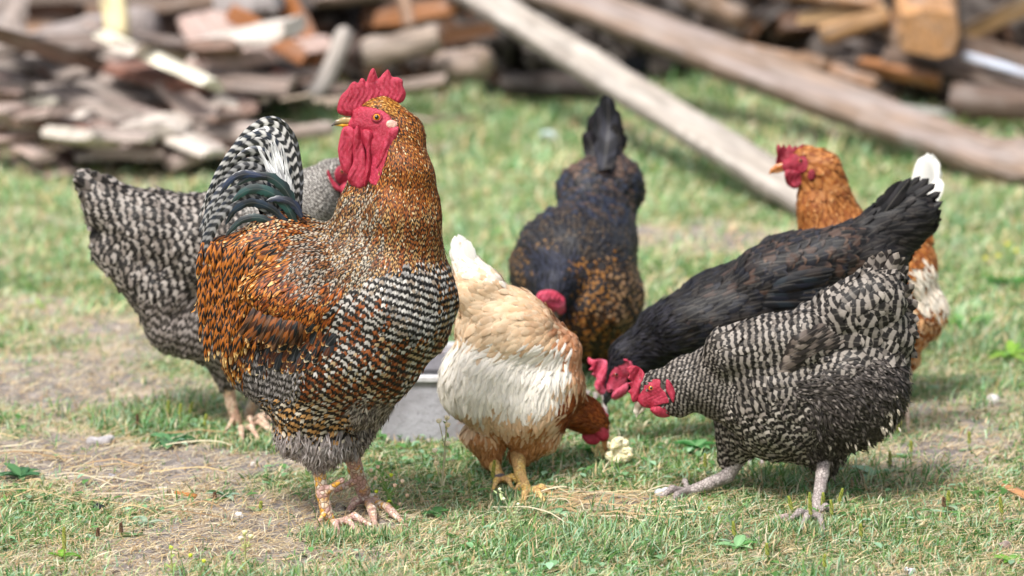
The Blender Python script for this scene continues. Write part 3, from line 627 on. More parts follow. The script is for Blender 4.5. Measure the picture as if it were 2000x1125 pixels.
    for i in range(15):   # row of coverts along the lower edge of the folded wing
        f = i/14; x = 652-f*150; y = 610+24*math.sin(f*2.6)-f*14; d = 128-abs(f-.45)*34
        c = [("17181b", "6e3c18", "cfa068"), ("3c1f10", "8a4c1e", "dcb27a"), ("2b1a12", "5a3a24", "b58a58")][i % 3]
        ribbon(ct, "wing_plumage", Y0, [(x, y-14, d-8), (x-14, y+18, d+2), (x-30-8*f+rng.uniform(-7, 7), y+54+rng.uniform(-7, 7), d-12)], 17, c[0], c[1], c[2], 36, .1, .88, rng.uniform(-8, 8), 10, .25, .5, rag=.05)
    # head
    D = 22; s_ = s
    pr = []
    w = lambda x, y, d=0: W3(Y0, x, y, d)
    for sg in (1, -1):
        pr += [(w(705, 238, sg*12), w(742, 246, sg*18), 18/s, 26/s, .9), (w(700, 222, sg*8), w(728, 216, sg*12), 12/s, 12/s, .9), (w(712, 262, sg*13), w(742, 288, sg*24), 18/s, 22/s, .9), (w(738, 280, sg*22), w(732, 335, sg*18), 22/s, 14/s, .8)]
    pr += [(w(692, 240), w(700, 235), 12/s, 16/s, 1), (w(690, 246), w(705, 268), 9/s, 12/s, .9)]
    fld = root_field[root.name]; hh = .0013; lo = w(650, 385, 0)-[0, .07, 0]; hi = w(790, 190, 0)+[0, .07, 0]; n3 = np.ceil((hi-lo)/hh).astype(int)
    g = np.stack(np.meshgrid(*[lo[i]+hh*np.arange(n3[i]) for i in range(3)], indexing='ij'), -1); fv = None
    for p_ in pr: d_ = roundcone(g, *p_); fv = d_ if fv is None else smin(fv, d_, .004)
    q_ = PROJ(g); pd = polydist(q_[..., 0], q_[..., 1], smooth_poly([(664, 216), (700, 208), (735, 212), (756, 222), (768, 240), (764, 262), (760, 290), (750, 325), (735, 362), (715, 345), (695, 285), (676, 262)], 3))/s
    fv = np.minimum(fv, np.maximum(sdf_at(fld, g.reshape(-1, 3))[0].reshape(g.shape[:3])-.002, pd)) + .0005*np.sin(g[..., 0]*900+2*np.sin(g[..., 2]*500))*np.sin(g[..., 2]*800)
    V, Q = nets(fv.astype(np.float32), lo, hh); face = mesh("face", V, Q, M_RED, root)
    ds = np.linspace(80, 0, 161); hit = ds[np.argmax(np.interp(0, [0, 1], [0, 1])*0 + np.array([min(sdf_at(fld, w(736, 229, d)[None])[0][0]-.002, min(float(roundcone(w(736, 229, d), *p_)) for p_ in pr)) for d in ds]) < 0)]
    eyeball(face, Y0, 736, 229, hit-1.5, 8.5, M_IRIS, M_REDDARK)
    beak(root, Y0, (688, 238), (647, 241), 20, 0, "a8905c", "dfa82c", "44444e", 0)
    z = lambda pts: [(x/2.163+340, y/2.163+100) for x, y in pts]
    V, Q = pad(z([(693, 262), (691, 228), (705, 188), (728, 165), (746, 138), (762, 128), (778, 134), (788, 116), (802, 116), (812, 130), (818, 110), (833, 76), (848, 76), (860, 112), (866, 114), (880, 98), (902, 77), (914, 92), (922, 108), (945, 110), (965, 122), (968, 148), (980, 180), (968, 212), (935, 224), (905, 208), (884, 205), (850, 232), (800, 262), (740, 275)]), Y0, 0, 8, 11, 1.1, lambda X, Yp: 3*np.sin((X-660)*.055), .9); mesh("comb", V, Q, M_RED, root)
    lap = surf_d(root, Y0, 757, 285)-6
    for poly, d, T in [([(695.2, 244.5), (747.0, 254.4), (743.3, 319.2), (729.6, 344.0), (712.2, 359.0), (695.2, 344.0), (688.8, 294.3)], 6, 7), ([(671.1, 248.2), (663.6, 269.4), (659.9, 294.3), (664.9, 321.6), (671.1, 336.6), (683.5, 341.6), (692.2, 314.2), (694.2, 269.4), (689.7, 249.4)], 4, 7), ([(696.0, 245.7), (689.7, 266.9), (689.2, 294.3), (689.7, 316.7), (679.8, 339.1), (679.8, 354.0), (689.7, 365.2), (702.2, 369.4), (712.2, 365.2), (717.6, 344.0), (715.1, 309.2), (709.7, 279.3), (704.7, 254.4)], 20, 8), ([(707.2, 254.4), (709.7, 279.3), (715.9, 299.2), (713.4, 331.6), (709.2, 354.0), (713.4, 365.2), (720.9, 351.5), (725.8, 324.1), (725.8, 299.2), (729.6, 269.4), (724.6, 254.4)], 26, 8), ([(725.8, 269.4), (724.6, 319.2), (717.1, 351.5), (725.8, 360.2), (739.5, 379.4), (741.3, 344.0), (737.5, 314.2), (747.0, 279.3), (739.5, 259.4)], 16, 7), ([(759.4, 254.4), (769.4, 249.4), (778.9, 247.5), (776.9, 261.9), (769.4, 279.3), (757.0, 304.2), (744.5, 321.6), (734.6, 328.6), (733.1, 319.2), (742.0, 299.2), (749.5, 276.8)], max(lap, 34), 6)]:
        V, Q = pad(poly, Y0, d+6, T, 11, 1.1, lambda X, Yp: 2*np.sin(X*.2+Yp*.03), .7); mesh("wattle", V, Q, M_RED, root)
    V, Q = pad([(755, 238), (764, 234), (773, 237), (777, 244), (772, 250), (763, 252), (755, 247)], Y0, hit+5, 3, 6, 1.1, None, .5); mesh("earlobe", V, Q, M_LOBE, root)
    # legs
    leg(root, Y0, [(620, 880, 17), (622, 915, 13.5), (630, 965, 12), (640, 1010, 12.5), (648, 1026, 11, 6)], [(738, 1030, 8), (712, 1048, 8), (664, 1056, 7), (618, 1022, 6)], M_LEG_ROO, M_HORN, ((636, 960, 8, 2), (668, 938, 6, 10)))
    a = G(712, 985); DD = (Y0-a[1])*s
    leg(root, Y0, [(682, 865, 17, -50), (694, 915, 15, (DD-50)/2), (708, 955, 14, DD*.8), (716, 975, 13, DD)], [(795, 1026, 9), (736, 1036, 9), (674, 1004, 8.5), (745, 985, 7)], M_LEG_ROO, M_HORN, ((694, 940, 8, DD*.7), (656, 958, 5, DD*.7)))
    ct.build(root, {T_: M_GLOSS})
    return root

# ------------------------------------------------------------------ hens
GB = dict(A="1f1b19", B=[("9a9188", 3), ("8a8178", 3), ("726a62", 2)], duty=.12)
def tail_fan(ct, Y0, base, tips, W, A, B, T=None, per=30, duty=0, part="tail_plumage", D=0, **k):
    for i, (x, y) in enumerate(tips):
        bx, by = base[0]+rng.uniform(-6, 6), base[1]+rng.uniform(-6, 6); d = D+rng.uniform(-22, 22)
        bend = rng.uniform(-.05, .05)
        ribbon(ct, part, Y0, [(bx, by, d*.6), ((bx+x)/2+(y-by)*bend, (by+y)/2-(x-bx)*bend, d), (x, y, d)], W*rng.uniform(.9, 1.1), A, B, T, per, duty, k.get('tip', 9), k.get('face', 0)+rng.uniform(-25, 25), 12, k.get('point', .25), k.get('chev', .3), rag=k.get('rag', .1))

def hen_right():
    Y0 = 5.3
    segs = [((1262, 784, 11), (1290, 782, 22), .8), ((1290, 782, 22), (1325, 778, 34), .8), ((1300, 752, 30), (1345, 748, 50), .8), ((1345, 748, 50), (1425, 742, 82), .8), ((1425, 742, 82), (1535, 752, 138), .8), ((1535, 752, 138), (1640, 745, 132), .85), ((1640, 690, 118), (1695, 650, 88), .75),
            ((1690, 770, 62), (1650, 800, 75), .85), ((1700, 600, 66), (1732, 550, 32), .6), ((1610, 850, 60), (1612, 895, 26), .9), ((1612, 895, 26), (1608, 925, 13), 1), ((1450, 840, 58, -50), (1425, 895, 24, -60), .9), ((1500, 825, 72), (1600, 830, 78), .8), ((1430, 690, 52, 42), (1565, 668, 62, 62), .9), ((1650, 625, 72, 28), (1705, 590, 60, 22), .8)]
    R = []
    def reg(poly, **k): R.append((poly, dict(GB, **k)))
    reg([(1220, 690), (1340, 690), (1420, 640), (1430, 800), (1350, 840), (1250, 800)], part="neck_plumage", L=22, W=7, sp=5.5, per=9, point=.5, jit=.12, field=True)
    reg([(1380, 640), (1500, 600), (1620, 560), (1660, 620), (1600, 700), (1520, 780), (1440, 790), (1400, 740)], part="wing_plumage", L=34, W=20, sp=11.5, per=14, jit=.1, chev=.22, field=True, point=.05, djit=8, lift=13)
    reg([(1610, 560), (1690, 500), (1800, 500), (1810, 720), (1740, 740), (1640, 720), (1600, 660)], part="tail_plumage", L=46, W=32, sp=15, lift=15, per=20, jit=.2, chev=.35, djit=12, point=0., duty=.1)
    reg([(1540, 760), (1640, 720), (1800, 700), (1800, 860), (1700, 900), (1580, 900), (1540, 850)], part="thigh_plumage", L=32, W=6, sp=5, lift=20, A="2f2926", B=[("5c544f", 3), ("7a716b", 2), ("463f3b", 3)], T=[("5f5752", 4), ("8f867c", 1)], per=20, duty=.3, point=.7, djit=28, jit=.3)
    reg([(1380, 800), (1560, 770), (1600, 860), (1500, 950), (1390, 940)], part="breast_plumage", L=30, W=20, sp=10, lift=14, per=15, jit=.2, chev=.5, B=[("b5aba0", 3), ("857b73", 3)], duty=.25, djit=14)
    g = [(1270, 735, .9, -.1), (1330, 780, .8, .55), (1400, 760, .8, .3), (1350, 715, .9, -.15), (1450, 700, 1, -.1), (1440, 820, .75, .6), (1540, 640, .95, -.25), (1540, 720, 1, -.05), (1620, 600, .8, -.45), (1700, 560, .7, -.7), (1740, 620, .75, .1), (1680, 660, .8, .2), (1740, 700, .5, .6),
         (1640, 740, .9, .3), (1640, 820, .6, .8), (1720, 800, .55, .8), (1540, 860, .5, .8), (1440, 890, .4, .9), (1610, 900, .1, 1)]
    hd = Head(1271.6, 757.5, 37, 1, .95); hd.sk = [(1247.6, 772.4), (1256.4, 759.6), (1259.9, 749.2), (1266.8, 743.9), (1278.8, 740.4), (1290.0, 742.3), (1290.0, 756.4), (1299.6, 766.0), (1302.8, 774.0), (1307.6, 786.0), (1296.4, 788.4), (1283.6, 792.4), (1269.2, 798.0), (1258.0, 795.6), (1245.2, 789.2), (1240.4, 784.4)]
    def skip(x, y, p, n): return inpoly(x, y, hd.poly([(-60, -16), (-8, -18), (14, -4), (16, 22), (2, 34), (-50, 40)]))
    root, ct = bird(("hen", "grey barred hen in front at right, striding left with lowered head", "hen"), Y0, segs, R, dict(GB, part="breast_plumage", L=28, W=16, sp=9.5, per=13, jit=.1, field=True, chev=.2, djit=9), g, (1595, 1012), skip, hd=hd)
    tail_fan(ct, Y0, (1700, 590), [(1690, 512), (1705, 498), (1722, 490), (1740, 487), (1755, 492), (1768, 502), (1775, 520)], 30, "2b2522", "857b73", "8d8075", 24, .1, tip=.9, rag=.25)
    tail_fan(ct, Y0, (1715, 620), [(1786, 555), (1794, 590), (1796, 625), (1796, 660), (1792, 700), (1782, 575), (1775, 725)], 30, "2b2522", "857b73", "b0a79e", 22, .1, tip=.94, D=15)
    for i in range(9):     # folded flight feathers
        x0, y0 = 1500+i*4, 742-i*7; x2, y2 = 1652-i*5, 664-i*4; p_ = [(x0, y0), (x0*.6+x2*.4, y0*.6+y2*.4-3), (x2, y2)]
        ribbon(ct, "wing_plumage", Y0, [(x, y, surf_d(root, Y0, x, y, (5+i*1.2) if j_ else -7)) for j_, (x, y) in enumerate(p_)], 24, "2a2421", "5c514a" if i % 3 else "7a6e65", "a89e94", 46, .3, .95, rng.uniform(-6, 6), 14, .5, .2, rag=.03)
    for i in range(46):   # pale clotted tips on the belly fluff
        x = rng.uniform(1610, 1760); y = rng.uniform(760, 865)-max(0, x-1700)*.4; L = rng.uniform(9, 20)
        ribbon(ct, "thigh_plumage", Y0, [(x, y, 75), (x+3, y+L/2, 84), (x+5, y+L, 84)], 4.5, "8f8574", "b9af9c", None, 30, 0, 9, 0, 5, .5)
    hen_head(root, Y0, hd, M_RED, 0, M_IRIS, ("8a7868", "c9bba6", "e6dccb"), gcomb=[(1226.0, 716.4), (1238.8, 713.5), (1251.6, 719.3), (1259.9, 732.4), (1256.7, 745.2), (1250.3, 756.4), (1249.2, 769.2), (1248.4, 778.8), (1240.4, 785.5), (1234.3, 783.6), (1230.8, 770.0), (1226.0, 764.7), (1232.4, 757.7), (1226.0, 748.7), (1232.7, 744.9), (1225.4, 739.1), (1229.5, 731.6), (1224.1, 724.4)], globe=[(1300.9, 742.0), (1307.6, 743.3), (1314.0, 753.2), (1319.1, 766.0), (1317.5, 782.0), (1314.0, 786.0), (1307.6, 774.0), (1301.2, 762.8)], gface=[(1247.6, 772.4), (1256.4, 759.6), (1259.9, 749.2), (1266.8, 743.9), (1278.8, 740.4), (1290.0, 742.3), (1290.0, 756.4), (1299.6, 766.0), (1302.8, 774.0), (1307.6, 786.0), (1296.4, 788.4), (1283.6, 792.4), (1269.2, 798.0), (1258.0, 795.6), (1245.2, 789.2), (1240.4, 784.4)], gwat=[(1269.2, 798.0), (1283.6, 790.0), (1296.4, 787.6), (1309.2, 786.8), (1315.6, 796.4), (1310.8, 807.6), (1304.4, 813.2), (1286.8, 813.2), (1275.6, 806.0)], gbeak=((1258, 785), (1239, 812), 23))
    a = G(1598, 1008); DD = (Y0-a[1])*SCL(Y0)
    leg(root, Y0, [(1612, 880, 17, 0), (1606, 925, 13, DD*.4), (1598, 975, 11, DD*.8), (1592, 1006, 10, DD)], [(1530, 1024, 7), (1560, 1040, 7), (1610, 1042, 7), (1632, 1000, 6)], M_LEG_GRY, M_HORN)
    a = G(1345, 965); DD = (Y0-a[1])*SCL(Y0)
    leg(root, Y0, [(1440, 890, 22, -60), (1420, 930, 14, -50), (1385, 945, 12, DD*.7), (1345, 960, 10, DD)], [(1280, 975, 7), (1300, 998, 7), (1330, 945, 6)], M_LEG_GRY, M_HORN)
    ct.build(root, {}); return root

def hen_black():
    Y0 = 5.62
    segs = [((1198, 758, 11), (1222, 745, 22), .8), ((1212, 728, 24), (1232, 700, 40), .8), ((1232, 700, 40), (1300, 658, 62), .8), ((1300, 658, 62), (1400, 618, 84), .8), ((1400, 622, 88), (1560, 566, 110), .85), ((1560, 566, 110), (1680, 520, 86), .85),
            ((1680, 500, 68), (1780, 425, 48), .6), ((1500, 545, 62, 40), (1640, 500, 58, 35), .9), ((1340, 640, 66, 30), (1470, 600, 66, 40), .9), ((1450, 680, 80), (1620, 660, 85), .8), ((1480, 740, 50), (1485, 800, 24), .9), ((1580, 740, 50, -60), (1580, 800, 24, -60), .9)]
    K = dict(A="131113", B=[("26211f", 3), ("1b1c24", 3), ("3a2d28", 1)], T="2c282c", per=50, jit=.4)
    R = [([(1150, 640), (1290, 600), (1340, 720), (1250, 760), (1150, 760)], dict(K, part="neck_plumage", L=26, W=6, sp=5.5, B=["20202a", "2c2a32"], point=.8)),
         ([(1430, 470), (1560, 420), (1700, 410), (1700, 560), (1600, 600), (1440, 560)], dict(K, part="wing_plumage", L=42, W=28, sp=13, djit=7, B=[("2a2322", 2), ("4a3830", 2), ("1d1d24", 2)], T=[("3c322e", 3), ("5a463a", 1), ("24242c", 2)], tip=.8, point=.1)),
         ([(1640, 380), (1800, 320), (1860, 420), (1800, 500), (1680, 520)], dict(K, part="tail_plumage", L=46, W=22, sp=11, lift=14, B=["1c191a", "26211f"], point=.4))]
    g = [(1210, 710, .8, -.5), (1260, 720, .9, 0), (1300, 640, .9, -.35), (1400, 600, .9, -.3), (1450, 680, 1, .2), (1540, 500, .9, -.25), (1600, 580, .95, 0), (1700, 460, .8, -.45), (1780, 380, .8, -.3), (1760, 460, .9, .1), (1500, 760, .4, .9)]
    hd = Head(1204, 731, 46, 1, .85); hd.sk = [(1186.0, 742.0), (1192.4, 730.8), (1198.8, 718.0), (1213.2, 708.4), (1219.6, 703.6), (1232.4, 706.0), (1236.4, 718.0), (1227.6, 734.0), (1222.8, 745.2), (1210.0, 756.4), (1198.8, 765.2), (1185.2, 764.4)]
    def skip(x, y, p, n): return inpoly(x, y, hd.poly([(-60, -20), (-12, -20), (4, -10), (12, 22), (2, 34), (-50, 40)]))
    root, ct = bird(("hen", "black hen with brown sheen behind the barred hen, tail raised and head down to feed", "hen"), Y0, segs, R, dict(K, part="breast_plumage", L=38, W=22, sp=10.5, djit=6, point=.05), g, (1500, 880), skip, hd=hd)
    tail_fan(ct, Y0, (1695, 465), [(1712, 395), (1728, 378), (1745, 362), (1762, 352), (1780, 346), (1798, 344), (1815, 348), (1828, 358), (1838, 374), (1842, 392), (1840, 410), (1832, 428), (1818, 445)], 30, "0f0e10", "1f1c1e", "2a2422", 60, 0, tip=.9, rag=.3)
    for i in range(8):
        x0, y0 = 1420+i*10, 600-i*5; x2, y2 = 1590+i*6, 590-i*9; p_ = [(x0, y0), (x0*.5+x2*.5, y0*.5+y2*.5-5), (x2, y2)]
        ribbon(ct, "wing_plumage", Y0, [(x, y, surf_d(root, Y0, x, y, (5+i) if j_ else -8)) for j_, (x, y) in enumerate(p_)], 26, "141418", ["1d242a", "2c2523", "1a1c26"][i % 3], None, 60, .1, 9, rng.uniform(-6, 6), 14, .45, .2, rag=.04)
    hen_head(root, Y0, hd, M_REDPALE, 0, M_IRISD, ("2a2c30", "3a3a3c", "17181a"), gcomb=[(1149.2, 697.2), (1158.8, 702.3), (1173.2, 700.7), (1185.2, 705.2), (1187.9, 718.0), (1186.3, 734.0), (1190.5, 745.2), (1189.2, 759.6), (1181.2, 769.5), (1173.2, 771.1), (1164.4, 762.0), (1160.1, 750.0), (1165.5, 739.1), (1154.8, 731.6), (1159.1, 726.3), (1149.5, 721.5), (1155.9, 716.1), (1147.9, 708.4)], globe=[(1217.2, 702.0), (1222.8, 700.7), (1227.6, 704.4), (1226.8, 707.6), (1221.2, 706.5)], gface=[(1186.0, 742.0), (1192.4, 730.8), (1198.8, 718.0), (1213.2, 708.4), (1219.6, 703.6), (1232.4, 706.0), (1236.4, 718.0), (1227.6, 734.0), (1222.8, 745.2), (1210.0, 756.4), (1198.8, 765.2), (1185.2, 764.4)], gwat=[(1198.8, 764.4), (1213.2, 754.0), (1226.0, 744.4), (1226.8, 762.8), (1216.4, 773.2), (1203.6, 779.6), (1194.0, 777.2)], gbeak=((1192, 764), (1180, 792), 17))
    for x in (1480, 1580):
        leg(root, Y0, [(x, 790, 15), (x+4, 850, 10), (x, 893, 9)], [(x-45, 900, 6), (x-20, 915, 6), (x+10, 915, 6)], M_LEG_GRY, M_HORN)
    ct.build(root, {}); return root

def hen_orange():
    Y0 = 5.88
    segs = [((1572, 316, 26), (1598, 335, 40), .8), ((1598, 335, 40), (1612, 400, 50), .8), ((1612, 400, 50), (1640, 480, 78), .8), ((1640, 490, 78), (1720, 540, 98), .85), ((1720, 540, 98), (1765, 520, 66), .8),
            ((1775, 460, 48), (1805, 420, 26), .6), ((1780, 610, 66), (1740, 640, 70), .85), ((1765, 680, 34), (1776, 700, 18), 1), ((1650, 640, 40), (1650, 700, 18), 1)]
    O = dict(A="85481c", B=[("b0733c", 3), ("a0622c", 2)], T=[("cc9560", 2), ("ad6a34", 2)], per=30, jit=.4, tip=.8)
    R = [([(1545, 380), (1680, 360), (1680, 470), (1540, 470)], dict(O, part="neck_plumage", L=26, W=6, sp=5, A="85481c", T=[("d8a066", 3), ("a8662e", 2)], point=.8)),
         ([(1776, 530), (1880, 520), (1880, 620), (1790, 610)], dict(O, part="thigh_plumage", L=30, W=9, sp=5.5, lift=14, A="ecdcc8", B="f0e6d6", T="f2e8da", point=.5, djit=14)),
         ([(1760, 600), (1880, 600), (1880, 740), (1740, 740)], dict(O, part="thigh_plumage", L=26, W=9, sp=7, lift=16, B=[("d9a878", 2), ("c88a54", 2)], T="e6c8a4", djit=18)),
         ([(1800, 370), (1860, 370), (1860, 440), (1815, 430)], dict(O, part="tail_plumage", L=30, W=16, sp=9, A="d9a876", B="e3bb90", T="efd6b8"))]
    g = [(1580, 300, .9, .2), (1630, 330, .5, .8), (1600, 400, 0, 1), (1660, 420, .15, 1), (1700, 480, .9, .2), (1780, 450, .8, -.2), (1810, 400, .4, -.8), (1820, 500, .4, .9), (1820, 600, .3, .9), (1780, 680, .1, 1)]
    hd = Head(1564, 314, 0, 1, .93)
    def skip(x, y, p, n): return inpoly(x, y, hd.poly([(-60, -22), (-8, -20), (14, -6), (20, 10), (16, 26), (2, 34), (-50, 40)]))
    root, ct = bird(("hen", "orange brown hen with white tail tip standing upright behind the black hen", "hen"), Y0, segs, R, dict(O, part="breast_plumage", L=30, W=16, sp=9), g, (1775, 826), skip, hd=hd)
    tail_fan(ct, Y0, (1800, 430), [(1796, 318), (1803, 305), (1812, 298), (1821, 300), (1829, 310), (1836, 330), (1838, 350), (1806, 310), (1826, 318), (1815, 305)], 30, "e6dccf", "f2eee6", "f6f3ee", 60, -.9, tip=.4, rag=.04, point=.15, face=0)
    hen_head(root, Y0, hd, M_REDDARK, 0, M_IRISD, ("b5703c", "c88a52", "c07c44"), wat=1.0, facecol=M_REDDARK)
    for x, d in ((1775, 10), (1660, -20)):
        leg(root, Y0, [(x, 690, 14), (x-6, 760, 8, d/2), (x-8, 822, 8, d)], [(x-50, 828, 5), (x-30, 842, 5), (x, 845, 5)], M_LEG_PNK, M_HORN)
    ct.build(root, {}); return root

def hen_speckled():
    Y0 = 6.1
    segs = [((1118, 528, 122, 0), (1136, 585, 119, 30), 1.2), ((1150, 480, 95, -60), (1170, 420, 70, -150), 1), ((1160, 385, 72, -170), (1192, 372, 66, -190), 1), ((1178, 330, 44, -210), (1182, 300, 26, -220), .9), ((1105, 540, 62, 110), (1085, 560, 38, 165), 1), ((1085, 560, 38, 165), (1078, 578, 22, 190), 1),
            ((1090, 680, 45, 20), (1090, 730, 18, 10), 1), ((1170, 670, 45, 20), (1165, 720, 18, 10), 1)]
    K = dict(A="19171a", B=[("24252c", 3), ("3c3026", 2)], T="2b2c36", per=40, jit=.4, tip=.8)
    R = [([(980, 400), (1270, 400), (1270, 520), (980, 520)], dict(K, part="plumage", L=22, W=11, sp=8, T=[("6e5f4c", 3), ("2a2a30", 2), ("84694a", 1)], tip=.86)),
         ([(980, 480), (1090, 480), (1060, 580), (980, 600)], dict(K, part="plumage", L=22, W=12, sp=8, A="1c1a1a", B=[("6e5234", 2), ("26242a", 2)], T=[("8f6838", 3), ("6e5a44", 2), ("26242a", 1)], tip=.84, per=15)),
         ([(1100, 530), (1200, 500), (1200, 600), (1110, 640)], dict(K, part="plumage", L=22, W=9.5, sp=7, B=[("8a5c28", 3), ("2b2420", 1)], per=14, duty=.2, T=[("a87430", 3), ("17141a", 2)], tip=.84)),
         ([(1180, 520), (1280, 500), (1280, 700), (1160, 700)], dict(K, part="plumage", L=24, W=11, sp=7.5, A="241a14", per=15, duty=.1, B=[("86684a", 3), ("2a201c", 1)], T=[("a58258", 3), ("8a5a2c", 2), ("332822", 2)], tip=.8)),
         ([(1070, 590), (1200, 600), (1220, 720), (1080, 720)], dict(K, part="plumage", L=28, W=12, sp=9, A="2a1a0e", B=[("8a5420", 2), ("3a2818", 2)], T=[("b07c40", 3), ("3a2a1c", 2)], tip=.8, per=16)),
         ([(1040, 500), (1120, 500), (1120, 600), (1050, 590)], dict(K, part="neck_plumage", L=22, W=5, sp=4.6, A="1a1b22", B="2e3140", T="363a4c", point=.8), lambda p, n: p[:, 1] < Y0-.06),
         ([(1060, 300), (1290, 300), (1290, 440), (1060, 430)], dict(K, part="tail_plumage", L=34, W=26, sp=13, lift=15, B=[("232838", 2), ("3c322e", 1)], T=[("2c3444", 3), ("5c4638", 2)])),
         ([(1110, 270), (1270, 280), (1270, 350), (1110, 345)], dict(K, part="tail_plumage", L=30, W=22, sp=11, lift=22, A="2e2422", B=["5a463c", "3c3232"], T=["6e5648", "443a3a"]))]
    g = [(1130, 430, 0, -.4, -1), (1020, 480, -.6, -.2, -.8), (1240, 480, .6, -.2, -.8), (1080, 540, 0, -1, -.5), (1010, 600, -.4, .9, -.2), (1140, 590, .3, .8, 0), (1220, 600, .3, .9, -.2), (1130, 670, 0, 1, -.2), (1170, 380, 0, -.5, -1), (1100, 370, -.4, -.1, -1), (1240, 370, .4, -.1, -1), (1180, 310, 0, -1, -.6)]
    root, ct = bird(("hen", "black and gold speckled hen facing the camera, dark tail straight up", "hen"), Y0, segs, R, dict(K, part="plumage", L=20, W=10, sp=7.5), g, (1130, 790))
    tail_fan(ct, Y0, (1182, 330), [(1176, 190), (1182, 184), (1188, 186), (1193, 196), (1170, 205), (1198, 215), (1162, 230)], 40, "1e1e22", "33333a", "3a3a42", 80, 0, D=-210, point=.45)
    tail_fan(ct, Y0, (1182, 338), [(1152, 235), (1158, 222), (1206, 228), (1212, 244), (1166, 212), (1202, 212), (1145, 255), (1220, 262)], 44, "201e20", "38343a", "453a36", 80, 0, D=-215, point=.3)
    tail_fan(ct, Y0, (1180, 335), [(1140, 262), (1210, 262), (1150, 240), (1202, 240)], 34, "1e1c1e", "33302f", "443832", 80, 0, D=-205, point=.4)
    w = lambda x, y, d=0: W3(Y0, x, y, d); s = SCL(Y0)
    V, Q = sdf_mesh([(w(1062, 582, 215), w(1090, 592, 215), 15/s, 13/s, .8), (w(1090, 588, 210), w(1095, 604, 205), 13/s, 9/s, 1), (w(1075, 596, 205), w(1080, 612, 200), 12/s, 9/s, 1)], .0014, .004, .001, 3); mesh("face", V, Q, M_REDPALE, root)
    V, Q = pad([(1052, 574), (1066, 566), (1084, 568), (1096, 578), (1090, 588), (1074, 586), (1062, 592), (1052, 586)], Y0, 230, 4, 8, 1.3, None, 1.2); mesh("comb", V, Q, M_REDPALE, root)
    beak(root, Y0, (1082, 608), (1084, 634), 14, 208, "6a5a50", "7a6a5a", "4a4038")
    for x in (1090, 1165):
        leg(root, Y0, [(x, 715, 14, 10), (x+2, 770, 9, 0), (x, 824, 8, -5)], [(x-35, 838, 5), (x-5, 846, 5), (x+25, 840, 5)], M_LEG_GRY, M_HORN)
    ct.build(root, {}); return root

